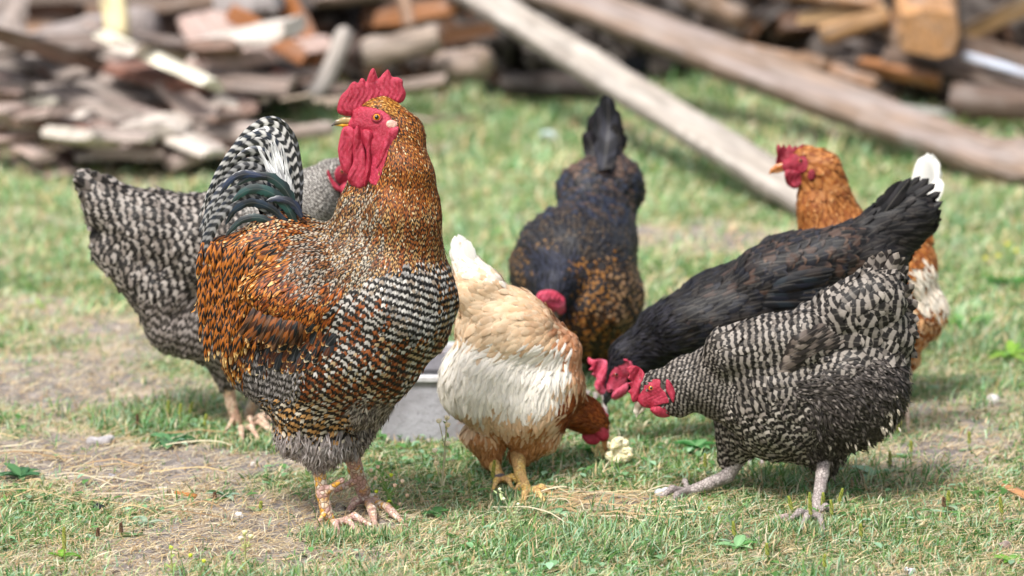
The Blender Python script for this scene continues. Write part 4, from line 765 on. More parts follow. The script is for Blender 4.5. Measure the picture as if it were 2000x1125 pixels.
def hen_buff():
    Y0 = 5.42
    segs = [((905, 500, 20, 10), (935, 560, 48, 20), .7), ((930, 570, 46, 20), (985, 655, 92), .85), ((985, 655, 94), (1052, 702, 84, -40), .9), ((950, 745, 92, 15), (1015, 780, 96, 0), .9), ((1060, 755, 80, -30), (1040, 800, 72, -10), .9),
            ((950, 855, 44, 5), (958, 895, 22, 5), 1), ((1050, 850, 42), (1012, 892, 20), 1), ((1100, 790, 46, -60), (1145, 812, 32, -90), .9), ((1145, 812, 32, -90), (1168, 826, 20, -100), .9)]
    O = dict(A="d9b28c", B=[("e3c4a0", 3), ("dcb890", 2)], T=[("ecd0b0", 3), ("e2ba96", 2), ("d6a684", 2)], per=40, jit=.4, tip=.85)
    R = [([(1060, 560), (1170, 620), (1170, 800), (1090, 780), (1090, 650)], dict(O, part="wing_plumage", L=32, W=16, sp=10, A="b98058", B=["cc9670", "d2a27c"], T=["dcb494", "c89068"])),
         ([(860, 450), (960, 440), (1010, 560), (930, 560), (880, 540)], dict(O, part="tail_plumage", L=34, W=16, sp=9, A="e8d9c2", B="f2e9dc", T="f6f0e6")),
         ([(870, 560), (960, 540), (1040, 590), (1030, 690), (880, 700)], dict(O, part="plumage", L=30, W=17, sp=8.5, lift=7, djit=14, point=.3, A="e0c09c", B="e8cdac", T=["f0dfc6", "e8cfae", "dfb890"])),
         ([(840, 690), (900, 670), (1000, 700), (1100, 680), (1112, 760), (1060, 810), (900, 810), (840, 790)], dict(O, part="thigh_plumage", L=34, W=9, sp=4.6, lift=9, A="f3ebdd", B="f5eee2", T="f7f2e8", point=.55, djit=12)),
         ([(840, 790), (900, 800), (1060, 800), (1110, 740), (1160, 780), (1100, 900), (880, 900)], dict(O, part="thigh_plumage", L=30, W=9, sp=5, lift=9, djit=14, A="dbb892", B=[("e2c6a2", 3), ("d9b48c", 2)], T=[("ecd8be", 3), ("dfc09a", 2)], point=.5)),
         ([(900, 850), (1090, 840), (1060, 930), (900, 930)], dict(O, part="thigh_plumage", L=22, W=6, sp=4.6, lift=12, A="a9713f", B="c08c5c", T="d0a478", point=.8, djit=16)),
         ([(1095, 770), (1200, 760), (1200, 880), (1100, 850)], dict(O, part="neck_plumage", L=20, W=6, sp=4.6, A="7a3814", B=["a0541f", "8e4418"], T="b8682e", point=.8))]
    g = [(905, 480, -.5, -.9), (930, 540, -.6, -.5, .3), (1000, 590, -.8, -.2, .4), (1060, 620, -.8, 0, .4), (960, 660, -.6, .3, .5), (1060, 690, -.5, .5, .5), (1120, 700, -.3, .8, .3), (900, 740, -.3, .8, .4), (1000, 760, -.1, 1, .3), (1100, 760, 0, 1, .2), (960, 850, 0, 1), (1040, 850, -.1, 1), (1130, 810, -.9, -.2, .2), (1165, 820, -.8, -.5, .2)]
    root, ct = bird(("hen", "buff hen with fluffy white rump seen from behind, pecking bread", "hen"), Y0, segs, R, dict(O, part="plumage", L=30, W=17, sp=8.5, lift=7, djit=14, point=.3), g, (1000, 972))
    tail_fan(ct, Y0, (925, 560), [(882, 470), (888, 460), (895, 457), (903, 460), (912, 468), (920, 480), (880, 485)], 26, "e3d3ba", "f3ede2", "f8f5ee", 60, -.5, tip=.5, D=12, rag=.05)
    w = lambda x, y, d=0: W3(Y0, x, y, d-100); s = SCL(Y0)
    V, Q = sdf_mesh([(w(1166, 830, 10), w(1178, 850, 4), 16/s, 12/s, .9), (w(1170, 832, -8), w(1178, 850, -4), 16/s, 12/s, .9)], .0012, .004, .0006, 3); face = mesh("face", V, Q, M_RED, root)
    eyeball(face, Y0, 1172, 832, -84, 4.5, M_IRISD, M_REDDARK)
    V, Q = pad([(1170, 800), (1178, 795), (1184, 806), (1189, 812), (1186, 822), (1190, 836), (1186, 852), (1180, 846), (1178, 828)], Y0, -100, 4, 6, 1.2); mesh("comb", V, Q, M_RED, root)
    for d in (-92, -108):
        V, Q = pad([(1136, 848), (1150, 842), (1168, 846), (1174, 858), (1166, 868), (1150, 868), (1140, 860)], Y0, d, 4, 7, 1.2); mesh("wattle", V, Q, M_RED, root)
    beak(root, Y0, (1180, 858), (1184, 884), 14, -100, "b5804c", "c89a60", "8a6a4a")
    a = G(1035, 968); DD = (Y0-a[1])*SCL(Y0); leg(root, Y0, [(1010, 880, 16), (1016, 925, 11, DD*.5), (1030, 962, 10, DD)], [(1085, 968, 7), (1070, 985, 7), (1020, 990, 7), (1000, 962, 6)], M_LEG_YEL, M_HORN)
    a = G(985, 945); DD = (Y0-a[1])*SCL(Y0); leg(root, Y0, [(958, 885, 16), (968, 915, 11, DD*.5), (980, 938, 10, DD)], [(1020, 948, 6), (1005, 960, 6), (960, 962, 6)], M_LEG_YEL, M_HORN)
    ct.build(root, {}); return root

def hen_left():
    Y0 = 5.75
    segs = [((170, 358, 20), (215, 405, 50), .7), ((215, 405, 50), (300, 452, 78), .8), ((300, 452, 78), (400, 480, 98), .85), ((400, 480, 98), (520, 470, 98), .85), ((530, 430, 75), (612, 385, 52), .8), ((612, 385, 52), (645, 342, 32), .8),
            ((350, 625, 68), (450, 640, 84), .85), ((235, 490, 52), (330, 555, 84), .85), ((440, 690, 45), (446, 745, 20), 1), ((520, 680, 45, -60), (520, 745, 20, -60), 1)]
    A_ = dict(GB, B=[("a39a92", 3), ("847a72", 2)], A="221e1c", duty=.2)
    R = [([(120, 320), (250, 330), (250, 420), (180, 420)], dict(A_, part="tail_plumage", L=50, W=28, sp=14, lift=18, per=26, chev=.6, duty=.3)),
         ([(160, 370), (420, 340), (440, 560), (280, 580), (190, 500)], dict(A_, part="plumage", L=34, W=22, sp=12, per=17, chev=.3, field=True, jit=.2, lift=15, djit=12)),
         ([(260, 580), (460, 560), (480, 760), (330, 750)], dict(A_, part="thigh_plumage", L=30, W=18, sp=10, lift=16, per=18, chev=.5, A="3a3430", B=["857b75", "968c86"], field=True, jit=.15)),
         ([(500, 300), (700, 280), (700, 440), (560, 480), (500, 460)], dict(A_, part="neck_plumage", L=16, W=5.5, sp=4.4, per=7, A="55504c", B=["c9c4bc", "b3ada5"], point=.6))]
    g = [(180, 370, -.8, -.5), (230, 420, -.8, .1), (300, 400, -1, .05), (400, 420, -1, .1), (250, 510, -.6, .7), (350, 500, -.8, .4), (320, 620, -.3, .9), (420, 650, -.3, .9), (600, 370, -.6, .8), (560, 440, -.7, .6), (640, 320, -.9, .3), (450, 730, 0, 1)]
    hd = Head(668, 335, 0, -1, .95)
    def skip(x, y, p, n): return inpoly(x, y, hd.poly([(-60, -14), (-8, -12), (10, 0), (16, 22), (2, 38), (-50, 40)]))
    root, ct = bird(("hen", "grey barred hen at far left standing behind the rooster, facing right", "hen"), Y0, segs, R, dict(A_, part="plumage", L=28, W=17, sp=10, per=13), g, (450, 862), skip, hd=hd)
    tail_fan(ct, Y0, (225, 410), [(143, 342), (150, 334), (162, 330), (178, 334), (146, 360), (152, 378), (195, 340), (164, 420), (170, 450), (178, 480), (142, 350), (156, 400)], 36, "1c1817", "6f6660", "c4beb8", 30, .35, tip=.92, rag=.15)
    hen_head(root, Y0, hd, M_RED, 0, globe=[(638, 336), (642, 333), (650, 350), (664, 366), (664, 374), (654, 370), (645, 358)])
    leg(root, Y0, [(442, 740, 15), (452, 790, 11), (468, 845, 10, -3)], [(545, 850, 6), (515, 872, 6), (475, 876, 6), (440, 842, 5)], M_LEG_PNK, M_HORN)
    leg(root, Y0, [(520, 740, 15, -60), (500, 780, 11, -50), (478, 828, 9, -70)], [(560, 835, 6), (540, 845, 6), (500, 852, 5)], M_LEG_PNK, M_HORN)
    ct.build(root, {}); return root
# ------------------------------------------------------------------ ground, grass
_lat = np.random.default_rng(11).random((256, 256))
def vnoise(x, y, sc, oct=3):
    r = 0; a = 1; tot = 0
    for o in range(oct):
        u = x*sc*2**o+17*o+400; v = y*sc*2**o+31*o+400; i = np.floor(u).astype(int); j = np.floor(v).astype(int); f = u-i; g = v-j
        f = f*f*(3-2*f); g = g*g*(3-2*g); L = lambda a_, b_: _lat[a_ % 256, b_ % 256]
        r = r+a*((L(i, j)*(1-f)+L(i+1, j)*f)*(1-g)+(L(i, j+1)*(1-f)+L(i+1, j+1)*f)*g); tot += a; a *= .55
    return r/tot
BARE = [(90, 760, 210, 36, .6), (60, 630, 120, 28, .25), (150, 910, 260, 40, .6), (420, 900, 150, 30, .4), (480, 1010, 260, 55, .6), (560, 1070, 260, 25, .35), (90, 870, 200, 30, .3), (1330, 455, 150, 28, .4), (1920, 760, 150, 35, .25), (1880, 880, 140, 35, .25), (1160, 985, 170, 20, .55), (1290, 990, 90, 25, .3), (700, 1020, 120, 25, .3), (100, 1110, 300, 18, .2), (700, 1085, 300, 30, .2), (1700, 930, 140, 26, .3), (180, 700, 120, 18, .15), (620, 900, 90, 20, .3), (860, 300, 70, 30, .2)]
LUSH = [(330, 830, 150, 40, .5), (170, 1010, 170, 20, .3), (1350, 800, 160, 60, .35), (1450, 980, 200, 35, .3), (100, 520, 150, 50, .2), (1300, 330, 400, 60, .25), (1960, 600, 120, 120, .35), (1000, 220, 300, 40, .3), (1800, 1060, 250, 40, .3)]
def veg(x, y):
    p = PROJ(np.stack([x, y, 0*x], -1)); v = .66+.95*(vnoise(x, y, 6, 4)-.5)+.5*(vnoise(x, y*.6, 1.3, 2)-.5)
    for L, s_ in ((BARE, -1), (LUSH, 1)):
        for cx, cy, rx, ry, k in L: v = v+s_*k*np.exp(-((p[..., 0]-cx)/rx)**2-((p[..., 1]-cy)/ry)**2)
    return np.where(pilezone(p), 0, np.clip(v, 0, 1))
def pilezone(p): return p[..., 1]+14*np.sin(p[..., 0]*.05)+9*np.sin(p[..., 0]*.13) < np.interp(p[..., 0], [-900, 0, 440, 540, 700, 960, 1250, 1400, 1600, 1850, 2900], [322, 322, 318, 200, 190, 172, 150, 120, 150, 225, 235])
def gz(x, y): return .010*(vnoise(x, y, 9, 3)-.5)+.005*(vnoise(x, y, 45, 2)-.5)
def make_ground():
    xs = np.concatenate([[-150, -60, -25, -12, -7, -4.5, -3.2], np.arange(-2.4, 2.41, .014), [3.2, 4.5, 7, 12, 25, 60, 150]])
    ys = np.concatenate([[-40, -15, -5, 0, 2, 3.4], np.arange(4.2, 6.6, .012), np.arange(6.6, 10.9, .024), [11.4, 12.5, 15, 20, 35, 70, 160, 400]])
    X, Y = np.meshgrid(xs, ys, indexing='ij'); fine = (np.abs(X) < 2.45) & (Y > 4.1) & (Y < 11)
    Z = np.where(fine, gz(X, Y), 0); vg = veg(X, Y); vg = np.where(fine, vg, .55)
    V = np.stack([X, Y, Z], -1).reshape(-1, 3); idx = np.arange(len(V)).reshape(X.shape)
    Q = np.stack([idx[:-1, :-1], idx[1:, :-1], idx[1:, 1:], idx[:-1, 1:]], -1).reshape(-1, 4)
    t = NT("soil_and_turf", .95, .15)
    v = t.add("ShaderNodeSeparateXYZ"); t.con(t.attr("veg").outputs["Vector"], v.inputs[0])
    soil = t.mix(t.step(t.noise(28, 6), .35, .7), lin("77716e"), lin("9c938c"))
    soil = t.mix(t.step(t.noise(160, 4), .5, .7), soil, lin("5f564f"))
    straw = t.mix(t.step(t.noise(220, 4, t.scale(t.coord(), (1, .35, 1))), .4, .62), lin("94866f"), lin("c2b49e"))
    grn = t.mix(t.step(t.noise(60, 5), .35, .7), lin("42552a"), lin("6f8546"))
    m1 = t.step(t.math('ADD', t.noise(12, 5), t.math('MULTIPLY', v.outputs[0], .4)), .55, .8)
    base = t.mix(m1, soil, straw)
    c = t.mix(t.step(t.math('ADD', v.outputs[0], t.math('MULTIPLY', t.math('SUBTRACT', t.noise(30, 5), .5), .6)), .35, .75), base, grn)
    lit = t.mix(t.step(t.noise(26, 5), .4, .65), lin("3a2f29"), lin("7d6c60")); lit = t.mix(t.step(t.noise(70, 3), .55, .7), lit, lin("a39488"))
    lit = t.mix(v.outputs[2], lit, lin("1c1714")); c = t.mix(v.outputs[1], c, lit)  # litter blackened towards the back as painted shade under the pile
    t.bump(t.noise(130, 6), .8, .006); t.col(c)
    p_ = PROJ(np.stack([X, Y, 0*X], -1)); pz = (pilezone(p_) & fine).astype(float); pile_shade = np.clip((Y-8.85)/.2, 0, 1)*pz
    o = mesh("ground", V, Q, t.m, None, dict(veg=np.stack([vg.ravel(), pz.ravel(), pile_shade.ravel()], -1))); o["kind"] = "structure"
    return o
make_ground()
def grass_mat():
    t = NT("grass_blade", .6, .3); c = t.attr("cA").outputs[0]
    t.b.inputs["Base Color"]; t.con(c, t.b.inputs["Base Color"])
    tr = t.add("ShaderNodeBsdfTranslucent"); t.con(c, tr.inputs[0]); mx = t.add("ShaderNodeMixShader"); mx.inputs[0].default_value = .35
    out = t.n["Material Output"]; t.con(t.b.outputs[0], mx.inputs[1]); t.con(tr.outputs[0], mx.inputs[2]); t.con(mx.outputs[0], out.inputs[0])
    return t.m
M_GRASS = grass_mat()
def blade_field(name, x, y, h, w, lean, az, cols, label=None, rows=4, z0=None, flat=0.):
    N = len(x); v = np.linspace(0, 1, rows)[None, :]; z = gz(x, y)-.002 if z0 is None else z0
    dx, dy = np.cos(az), np.sin(az); hor = h*np.sin(lean); ver = h*np.cos(lean)
    cx = x[:, None]+dx[:, None]*hor[:, None]*v**1.6; cy = y[:, None]+dy[:, None]*hor[:, None]*v**1.6
    cz = z[:, None]+ver[:, None]*v*(1-.25*v)
    fa = az+math.pi/2+rng.normal(0, .5, N); sx, sy = np.cos(fa)[:, None], np.sin(fa)[:, None]; ww = w[:, None]/2*(1-v**2.2*.97)
    V = np.stack([np.stack([cx-sx*ww, cy-sy*ww, cz], -1), np.stack([cx+sx*ww, cy+sy*ww, cz+ww*.5], -1)], 2)
    idx = np.arange(N*rows*2).reshape(N, rows, 2); Q = np.stack([idx[:, :-1, 0], idx[:, :-1, 1], idx[:, 1:, 1], idx[:, 1:, 0]], -1).reshape(-1, 4)
    C = np.repeat(cols, rows*2, 0)
    return V.reshape(-1, 3), Q, C
def merge(L):
    off = np.cumsum([0]+[len(l[0]) for l in L[:-1]])
    return np.concatenate([l[0] for l in L]), np.concatenate([l[1]+o for l, o in zip(L, off)]), np.concatenate([l[2] for l in L])
def scatter(y0, y1, n, prob):
    y = rng.uniform(y0, y1, n); x = rng.uniform(-1, 1, n)*(.136*y+.28); k = rng.random(n) < prob(veg(x, y)); return x[k], y[k]
GRN = [lin(c) for c in ("93b07c", "74985f", "547f44", "8cb08c", "a8c09e", "6c904a", "a9b88a", "4a723e")]
STR = [lin(c) for c in ("d9c79f", "cdb68a", "b89e78", "e2d6b8", "a98c68", "c7b9a0")]
def palette(P_, n, jit=.14): return np.array(P_)[rng.integers(0, len(P_), n)]*(1+rng.normal(0, jit, (n, 1))).clip(.5, 1.5)
def make_grass():
    L = []
    for y0, y1, n, hs_, ws_ in ((4.45, 5.3, 95000, (.009, .027), .0022), (5.3, 6.4, 85000, (.010, .026), .0024), (6.4, 8.0, 60000, (.014, .032), .0032), (8.0, 10.6, 42000, (.02, .045), .005)):
        x, y = scatter(y0, y1, n, lambda v: np.clip(v*1.35-.22, .03, 1)); k = len(x); tall = 1+.8*(vnoise(x, y, 7, 2) > .62)
        L.append(blade_field("g", x, y, rng.uniform(*hs_, k)*tall, rng.uniform(.7, 1.4, k)*ws_, rng.uniform(.2, 1.35, k), rng.uniform(0, 6.283, k), np.where(rng.random((k, 1)) < (.17 if y0 < 6 else .27), palette(STR, k), palette(GRN, k))*(.82+.45*vnoise(x, y, 4, 3))[:, None]*(1 if y0 < 6 else 1.18)))
    for cx, cy, sx, sy, n in ((650, 1052, 60, 14, 700), (730, 1055, 70, 12, 500), (1575, 1040, 70, 14, 1100), (1310, 1000, 50, 10, 350), (1050, 992, 60, 12, 500), (500, 880, 60, 8, 500), (1000, 975, 40, 8, 300)):
        g_ = np.array([G(a_, b_) for a_, b_ in zip(rng.normal(cx, sx*.6, n), rng.normal(cy, sy*.6, n))]); k = n
        L.append(blade_field("g", g_[:, 0], g_[:, 1], rng.uniform(.014, .034, k), rng.uniform(.7, 1.4, k)*.0021, rng.uniform(.1, 1.1, k), rng.uniform(0, 6.283, k), palette(GRN+STR[:2], k)))
    V, Q, C = merge(L); o = mesh("grass", V, Q, M_GRASS, None, dict(cA=C)); tag(o, "short patchy green turf growing over the trodden yard", "grass", None, "stuff")
    L = []
    for y0, y1, n in ((4.45, 5.4, 60000), (5.4, 6.6, 42000), (6.6, 9.0, 22000)):
        x, y = scatter(y0, y1, n, lambda v: np.clip(.95-v*.55, .12, 1)); k = len(x); f = 1 if y0 < 6 else 1.6
        L.append(blade_field("s", x, y, rng.uniform(.012, .04, k)*f, rng.uniform(.7, 1.3, k)*.0013*f, rng.uniform(1.2, 1.57, k), rng.uniform(0, 6.283, k), palette(STR, k), z0=gz(x, y)+rng.uniform(0, .006, k)))
    for i in range(90):   # long stems lying in swirls
        if i < 48: c = G(rng.uniform(1040, 1330), rng.uniform(968, 1012)); a0 = rng.normal(0, .35); ln = rng.uniform(.08, .2)
        else: c = G(rng.uniform(0, 420), rng.uniform(850, 1010)); a0 = rng.normal(.1, .6); ln = rng.uniform(.06, .2)
        n = 14; s_ = np.linspace(0, 1, n); a = a0+rng.normal(0, 1.1)*s_; px = c[0]+np.cumsum(np.cos(a))*ln/n-ln/2; py = c[1]+np.cumsum(np.sin(a))*ln/n; pz = gz(px, py)+.004+.012*np.sin(s_*math.pi)*rng.random()
        w = .0010; V = np.stack([np.stack([px, py-w, pz-.0005], -1), np.stack([px, py, pz+w], -1), np.stack([px, py+w, pz-.0005], -1)], 1).reshape(-1, 3)
        idx = np.arange(n*3).reshape(n, 3); Q = np.stack([idx[:-1, :-1], idx[1:, :-1], idx[1:, 1:], idx[:-1, 1:]], -1).reshape(-1, 4)
        L.append((V, Q, np.tile(palette(STR, 1), (n*3, 1))))
    V, Q, C = merge(L); o = mesh("dry_straw", V, Q, M_GRASS, None, dict(cA=C)); tag(o, "pale dry grass stems and straw litter strewn over the soil", "straw", None, "stuff")
    # small broad leaves
    L = []
    for y0, y1, n in ((4.5, 6.2, 8500), (6.2, 8.5, 3000)):
        x, y = scatter(y0, y1, n, lambda v: np.clip(v-.25, .02, 1)*(rng.random(len(v)) < .9)); keep = vnoise(x, y, 6, 2) > .5; x, y = x[keep], y[keep]; k = len(x)
        lf = rng.uniform(.008, .02, k); az = rng.uniform(0, 6.283, k); tilt = rng.uniform(.05, .7, k); z = gz(x, y)+rng.uniform(.002, .012, k)
        R_ = 5; v = np.linspace(0, 1, R_)[None]; ww = (np.sin(v**.8*math.pi)*.5+.03)*lf[:, None]*.55
        cx = x[:, None]+np.cos(az)[:, None]*lf[:, None]*v*np.cos(tilt)[:, None]; cy = y[:, None]+np.sin(az)[:, None]*lf[:, None]*v*np.cos(tilt)[:, None]; cz = z[:, None]+lf[:, None]*v*np.sin(tilt)[:, None]*(1-.5*v)
        sx, sy = -np.sin(az)[:, None]*ww, np.cos(az)[:, None]*ww
        V = np.stack([np.stack([cx-sx, cy-sy, cz+ww*.35], -1), np.stack([cx, cy, cz], -1), np.stack([cx+sx, cy+sy, cz+ww*.35], -1)], 2); idx = np.arange(k*R_*3).reshape(k, R_, 3)
        Q = np.stack([idx[:, :-1, :-1], idx[:, 1:, :-1], idx[:, 1:, 1:], idx[:, :-1, 1:]], -1).reshape(-1, 4); L.append((V.reshape(-1, 3), Q, np.repeat(palette([lin(c) for c in ("5d8a4c", "7fa878", "93b894", "4c7338")], k), R_*3, 0)))
    V, Q, C = merge(L); o = mesh("clover", V, Q, M_GRASS, None, dict(cA=C)); tag(o, "small round leaves of clover and creeping weeds in the turf", "ground cover", None, "stuff")
    # soil crumbs and chips
    n = 3400; x, y = scatter(4.5, 7.5, n*2, lambda v: np.clip(1-v*.9, .08, 1)); k = len(x); ico = np.array([[0, 0, 1], [.9, 0, .1], [.1, .9, 0], [-.9, .1, .1], [0, -.9, 0], [0, 0, -.6]]); T = np.array([[0, 1, 2], [0, 2, 3], [0, 3, 4], [0, 4, 1], [5, 2, 1], [5, 3, 2], [5, 4, 3], [5, 1, 4]])
    r = rng.lognormal(-6.2, .5, k).clip(.0006, .0065); V = ico[None]*(1+rng.normal(0, .22, (k, 6, 3)))*r[:, None, None]*np.array([1, 1, .7]); V = V+np.stack([x, y, gz(x, y)+r*.3], -1)[:, None]
    C = np.repeat(palette([lin(c) for c in ("8a7f77", "6c625b", "a8998a", "c9bfb2", "4f4742", "b79f86")], k, .2), 6, 0)
    o = mesh("soil_crumbs", V.reshape(-1, 3), (T[None]+6*np.arange(k)[:, None, None]).reshape(-1, 3), M_CRUMB, None, dict(cA=C), smooth=False); tag(o, "small soil crumbs and grit on the bare patches", "soil", None, "stuff")
t = NT("crumb", .9, .2); M_CRUMB = t.col(t.attr("cA").outputs[0])
make_grass()

# ------------------------------------------------------------------ wood
def wood_mat(name, bark=False):
    t = NT(name, .85, .25); c = t.attr("cA").outputs[0]; uv = t.attr("fuv").outputs["Vector"]
    g = t.noise(1, 5, t.scale(uv, (7, 60, 60)), .6, .4); g2 = t.noise(1, 5, t.scale(uv, (9, 25, 25)))
    c = t.mix(t.math('MULTIPLY', t.step(g, .35, .75), .85 if bark else .6), c, [.05, .035, .025])
    c = t.mix(t.math('MULTIPLY', t.step(g2, .45, .7), .5), c, t.mix(.6, c, (.33, .3, .28)))
    t.bump(g, .7, .004 if bark else .0015); return t.col(c)
M_WOOD, M_BARK = wood_mat("split_wood"), wood_mat("rough_bark", True)
def log(name, label, A, B, r, inner, bark, shape="split", group=None, roll=0., flat=1., cat="firewood", bend=.0):
    A, B = np.array(A, float), np.array(B, float); ax = B-A; Ln = np.linalg.norm(ax); ax /= Ln
    up = np.array([0, 0, 1.]) if abs(ax[2]) < .9 else np.array([0, 1., 0]); s = np.cross(ax, up); s /= np.linalg.norm(s); u = np.cross(s, ax)
    if shape == "round": ang = np.linspace(0, 2*math.pi, 15)[:-1]; prf = [(math.cos(a), math.sin(a), 1) for a in ang]
    elif shape == "half": ang = np.linspace(0, math.pi, 10); prf = [(math.cos(a), math.sin(a)*.8-.3, 1) for a in ang]+[(x, -.3, 0) for x in (-.6, -.2, .2, .6)]
    elif shape == "block": prf = [(x, y, 0) for x, y in ((-.9, -.7), (-.3, -.8), (.3, -.8), (.9, -.7), (1, -.1), (.9, .62), (.7, .78), (.2, .82), (-.3, .8), (-.75, .76), (-.95, .5), (-1, -.1))]
    else: a0 = rng.uniform(.6, .9); ang = np.linspace(-a0, a0, 7); prf = [(math.sin(a)*1.1, math.cos(a)-.5, 1) for a in ang]+[(.5, -.05, 0), (.22, -.45, 0), (0, -.75, 0), (-.25, -.4, 0), (-.5, -.02, 0)]
    prf = np.array(prf); cr_, sr = math.cos(roll), math.sin(roll); x = prf[:, 0]*cr_-prf[:, 1]*sr*1; y = (prf[:, 0]*sr+prf[:, 1]*cr_)*flat
    n = len(prf); R_ = 12; V = []; uv = []; wob = rng.normal(0, .05, (R_, n)); wob = (wob+np.roll(wob, 1, 0)+np.roll(wob, 1, 1))/1.6; sk = rng.normal(0, .12, 2)
    for i in range(R_):
        f = i/(R_-1); k = r*(1+wob[i]+.06*math.sin(f*5+sk[0]*9)); e = 1-.06*(i in (0, R_-1)); c = A+ax*Ln*f+u*bend*math.sin(f*math.pi)*Ln
        V.append(c+s*(x*k*e)[:, None]+u*(y*k*e)[:, None]+ax*((x*sk[0]+y*sk[1])*r*(i in (0, R_-1)))[:, None]); uv.append(np.stack([np.full(n, f*Ln*1.0), x*r, y*r], -1))
    V = np.concatenate(V+[[V[0].mean(0)], [V[-1].mean(0)]]); uv = np.concatenate(uv+[np.zeros((1, 3)), np.zeros((1, 3))]); idx = np.arange(R_*n).reshape(R_, n)
    Q = np.stack([idx[:-1], np.roll(idx, -1, 1)[:-1], np.roll(idx, -1, 1)[1:], idx[1:]], -1).reshape(-1, 4); m = np.tile((prf[:, 2] > 0).astype(int), R_-1)
    T1 = np.stack([np.full(n, R_*n), np.roll(idx[0], -1), idx[0]], -1); T2 = np.stack([np.full(n, R_*n+1), idx[-1], np.roll(idx[-1], -1)], -1)
    isb = np.concatenate([np.tile(prf[:, 2], R_), [0, 0]])[:, None]; C = lin(inner)*(1-isb)+lin(bark)*isb; C = C*rng.uniform(.88, 1.1)
    o = mesh(name, V, [Q, T1, T2], [M_WOOD, M_BARK], None, dict(cA=C, fuv=uv), midx=np.concatenate([m, np.zeros(2*n, int)]), origin=(A+B)/2, smooth=(shape == "round"))
    return tag(o, label, cat, group)
PILE = "split logs heaped in the woodpile"
def plog(label, x1, y1, Y1, x2, y2, Y2, th, inner, bark, **k):
    return log(k.pop("name", "firewood_log"), label, P(x1, y1, Y1), P(x2, y2, Y2), th/2/SCL((Y1+Y2)/2), inner, bark, group=k.pop("group", PILE), **k)
TAN, ORG, BRN, GRY, PAL, PNK = "b3957a", "b8703a", "7d5a44", "9b928c", "e0d8bf", "b3a199"
plog("cream barkless split log lying diagonally across the wood debris at upper left", 205, 72, 8.3, 418, 168, 8.0, 60, PAL, "e9e2cc", shape="half", roll=.4)
plog("pale yellow log end standing upright above the cream split log", 216, -60, 8.6, 232, 78, 8.4, 50, "d8cca4", "c9b98e", shape="round", name="firewood_log")
plog("bright orange split log sloping down to the right at the top of the pile", 545, -30, 9.0, 618, 125, 8.9, 58, "a86838", "8a5a3c", shape="split", roll=2.2)
plog("grey weathered slab with an orange split underside at the top of the pile", 425, -12, 8.95, 545, -10, 8.9, 70, "a9a4a2", "a3623a", shape="block")
plog("orange brown wedge sloping behind the grey weathered slab", 450, 25, 8.8, 596, 118, 8.75, 58, "9c6238", "6b4a38", shape="split", roll=3.0)
plog("brown weathered log resting at the top left beside the pale log end", 255, 18, 9.0, 420, 0, 9.0, 62, "8b7c74", "7a6658", shape="half")
plog("curved grey stick standing against the pile left of the rooster's comb", 672, 66, 8.75, 606, 196, 8.6, 36, GRY, "b3aaa1", shape="round", bend=-.06, cat="stick", name="wooden_stick")
plog("tan round log pointing right just above the rooster's comb", 712, 106, 8.8, 858, 72, 8.75, 56, "b0835a", "a9988a", shape="round")
plog("lower grey tan log behind the rooster's comb", 735, 178, 8.75, 872, 160, 8.7, 62, "a98f78", "97877c", shape="half", roll=.3)
plog("short pale log end to the right of the rooster's comb", 862, 128, 8.85, 948, 122, 8.8, 58, "b39a84", "a08d80", shape="round")
plog("orange edged slab lying along the top edge above the rooster", 620, 2, 9.05, 765, -18, 9.0, 52, "b5703c", "9a8476", shape="half", roll=3.3)
plog("brown split log above the tan round log", 735, 42, 9.15, 895, 15, 9.1, 60, "8c5c38", "6e4e3c", shape="split", roll=1.2)
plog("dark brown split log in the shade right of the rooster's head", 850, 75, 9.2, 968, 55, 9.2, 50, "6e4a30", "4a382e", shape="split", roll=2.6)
plog("thin pale stub hanging between the logs above the rooster", 786, -20, 8.9, 800, 52, 8.85, 26, "c09a80", "a98a74", shape="round")
plog("broad pale log lying at the far left edge of the debris", -90, 205, 8.4, 118, 200, 8.35, 52, "e2dccb", "d8d0c0", shape="half", roll=.2)
plog("grey weathered log at the left edge above the broad pale log", -60, 128, 8.7, 165, 128, 8.65, 66, "a89c92", "8f847c", shape="half", roll=.1)
plog("large grey weathered stump section behind the cream split log", 90, 95, 8.95, 300, 62, 8.9, 100, "b0a49e", "948a86", shape="round")
plog("brown split log in the top left corner", -40, 72, 9.0, 110, 58, 8.95, 60, "92735c", "6e5648", shape="split", roll=1)
plog("short brown log under the top left corner", -30, 25, 9.15, 150, 12, 9.1, 58, "6e5040", "4e3c32", shape="split", roll=2)
plog("hollow dark brown bark trough in the middle of the debris", 285, 215, 8.35, 440, 205, 8.3, 74, "5d3c2c", "6e4836", shape="half", roll=3.1)
plog("long pinkish grey branch curving down to the grass at left", 150, 205, 8.25, 330, 250, 8.15, 52, PNK, "a3918a", shape="round", bend=.04, cat="branch", name="branch")
plog("thick grey root piece lying across the debris", 330, 275, 8.1, 520, 262, 8.05, 46, "b8a89e", "a89a92", shape="round", cat="branch", name="branch", bend=.03)
plog("flat bark slab lying on the grass above the left hen", 185, 292, 8.05, 330, 300, 8.0, 62, "b5a39a", "a58f84", shape="block", flat=.5, cat="bark", name="bark_slab")
plog("broken bark slab lying near the left hen's back", 330, 322, 7.95, 425, 285, 8.0, 56, "b09d94", "9a857a", shape="block", flat=.5, cat="bark", name="bark_slab")
plog("brown bark piece at the left edge above the grass", 25, 262, 8.1, 150, 225, 8.15, 36, "8c7060", "7a5e50", shape="split", roll=2.5, cat="bark", name="bark_slab")
plog("small cream chip leaning below the cream split log", 425, 195, 8.25, 480, 222, 8.2, 44, "d9cdc0", "c9b8a8", shape="block", flat=.6, name="wood_chip", cat="wood chip")
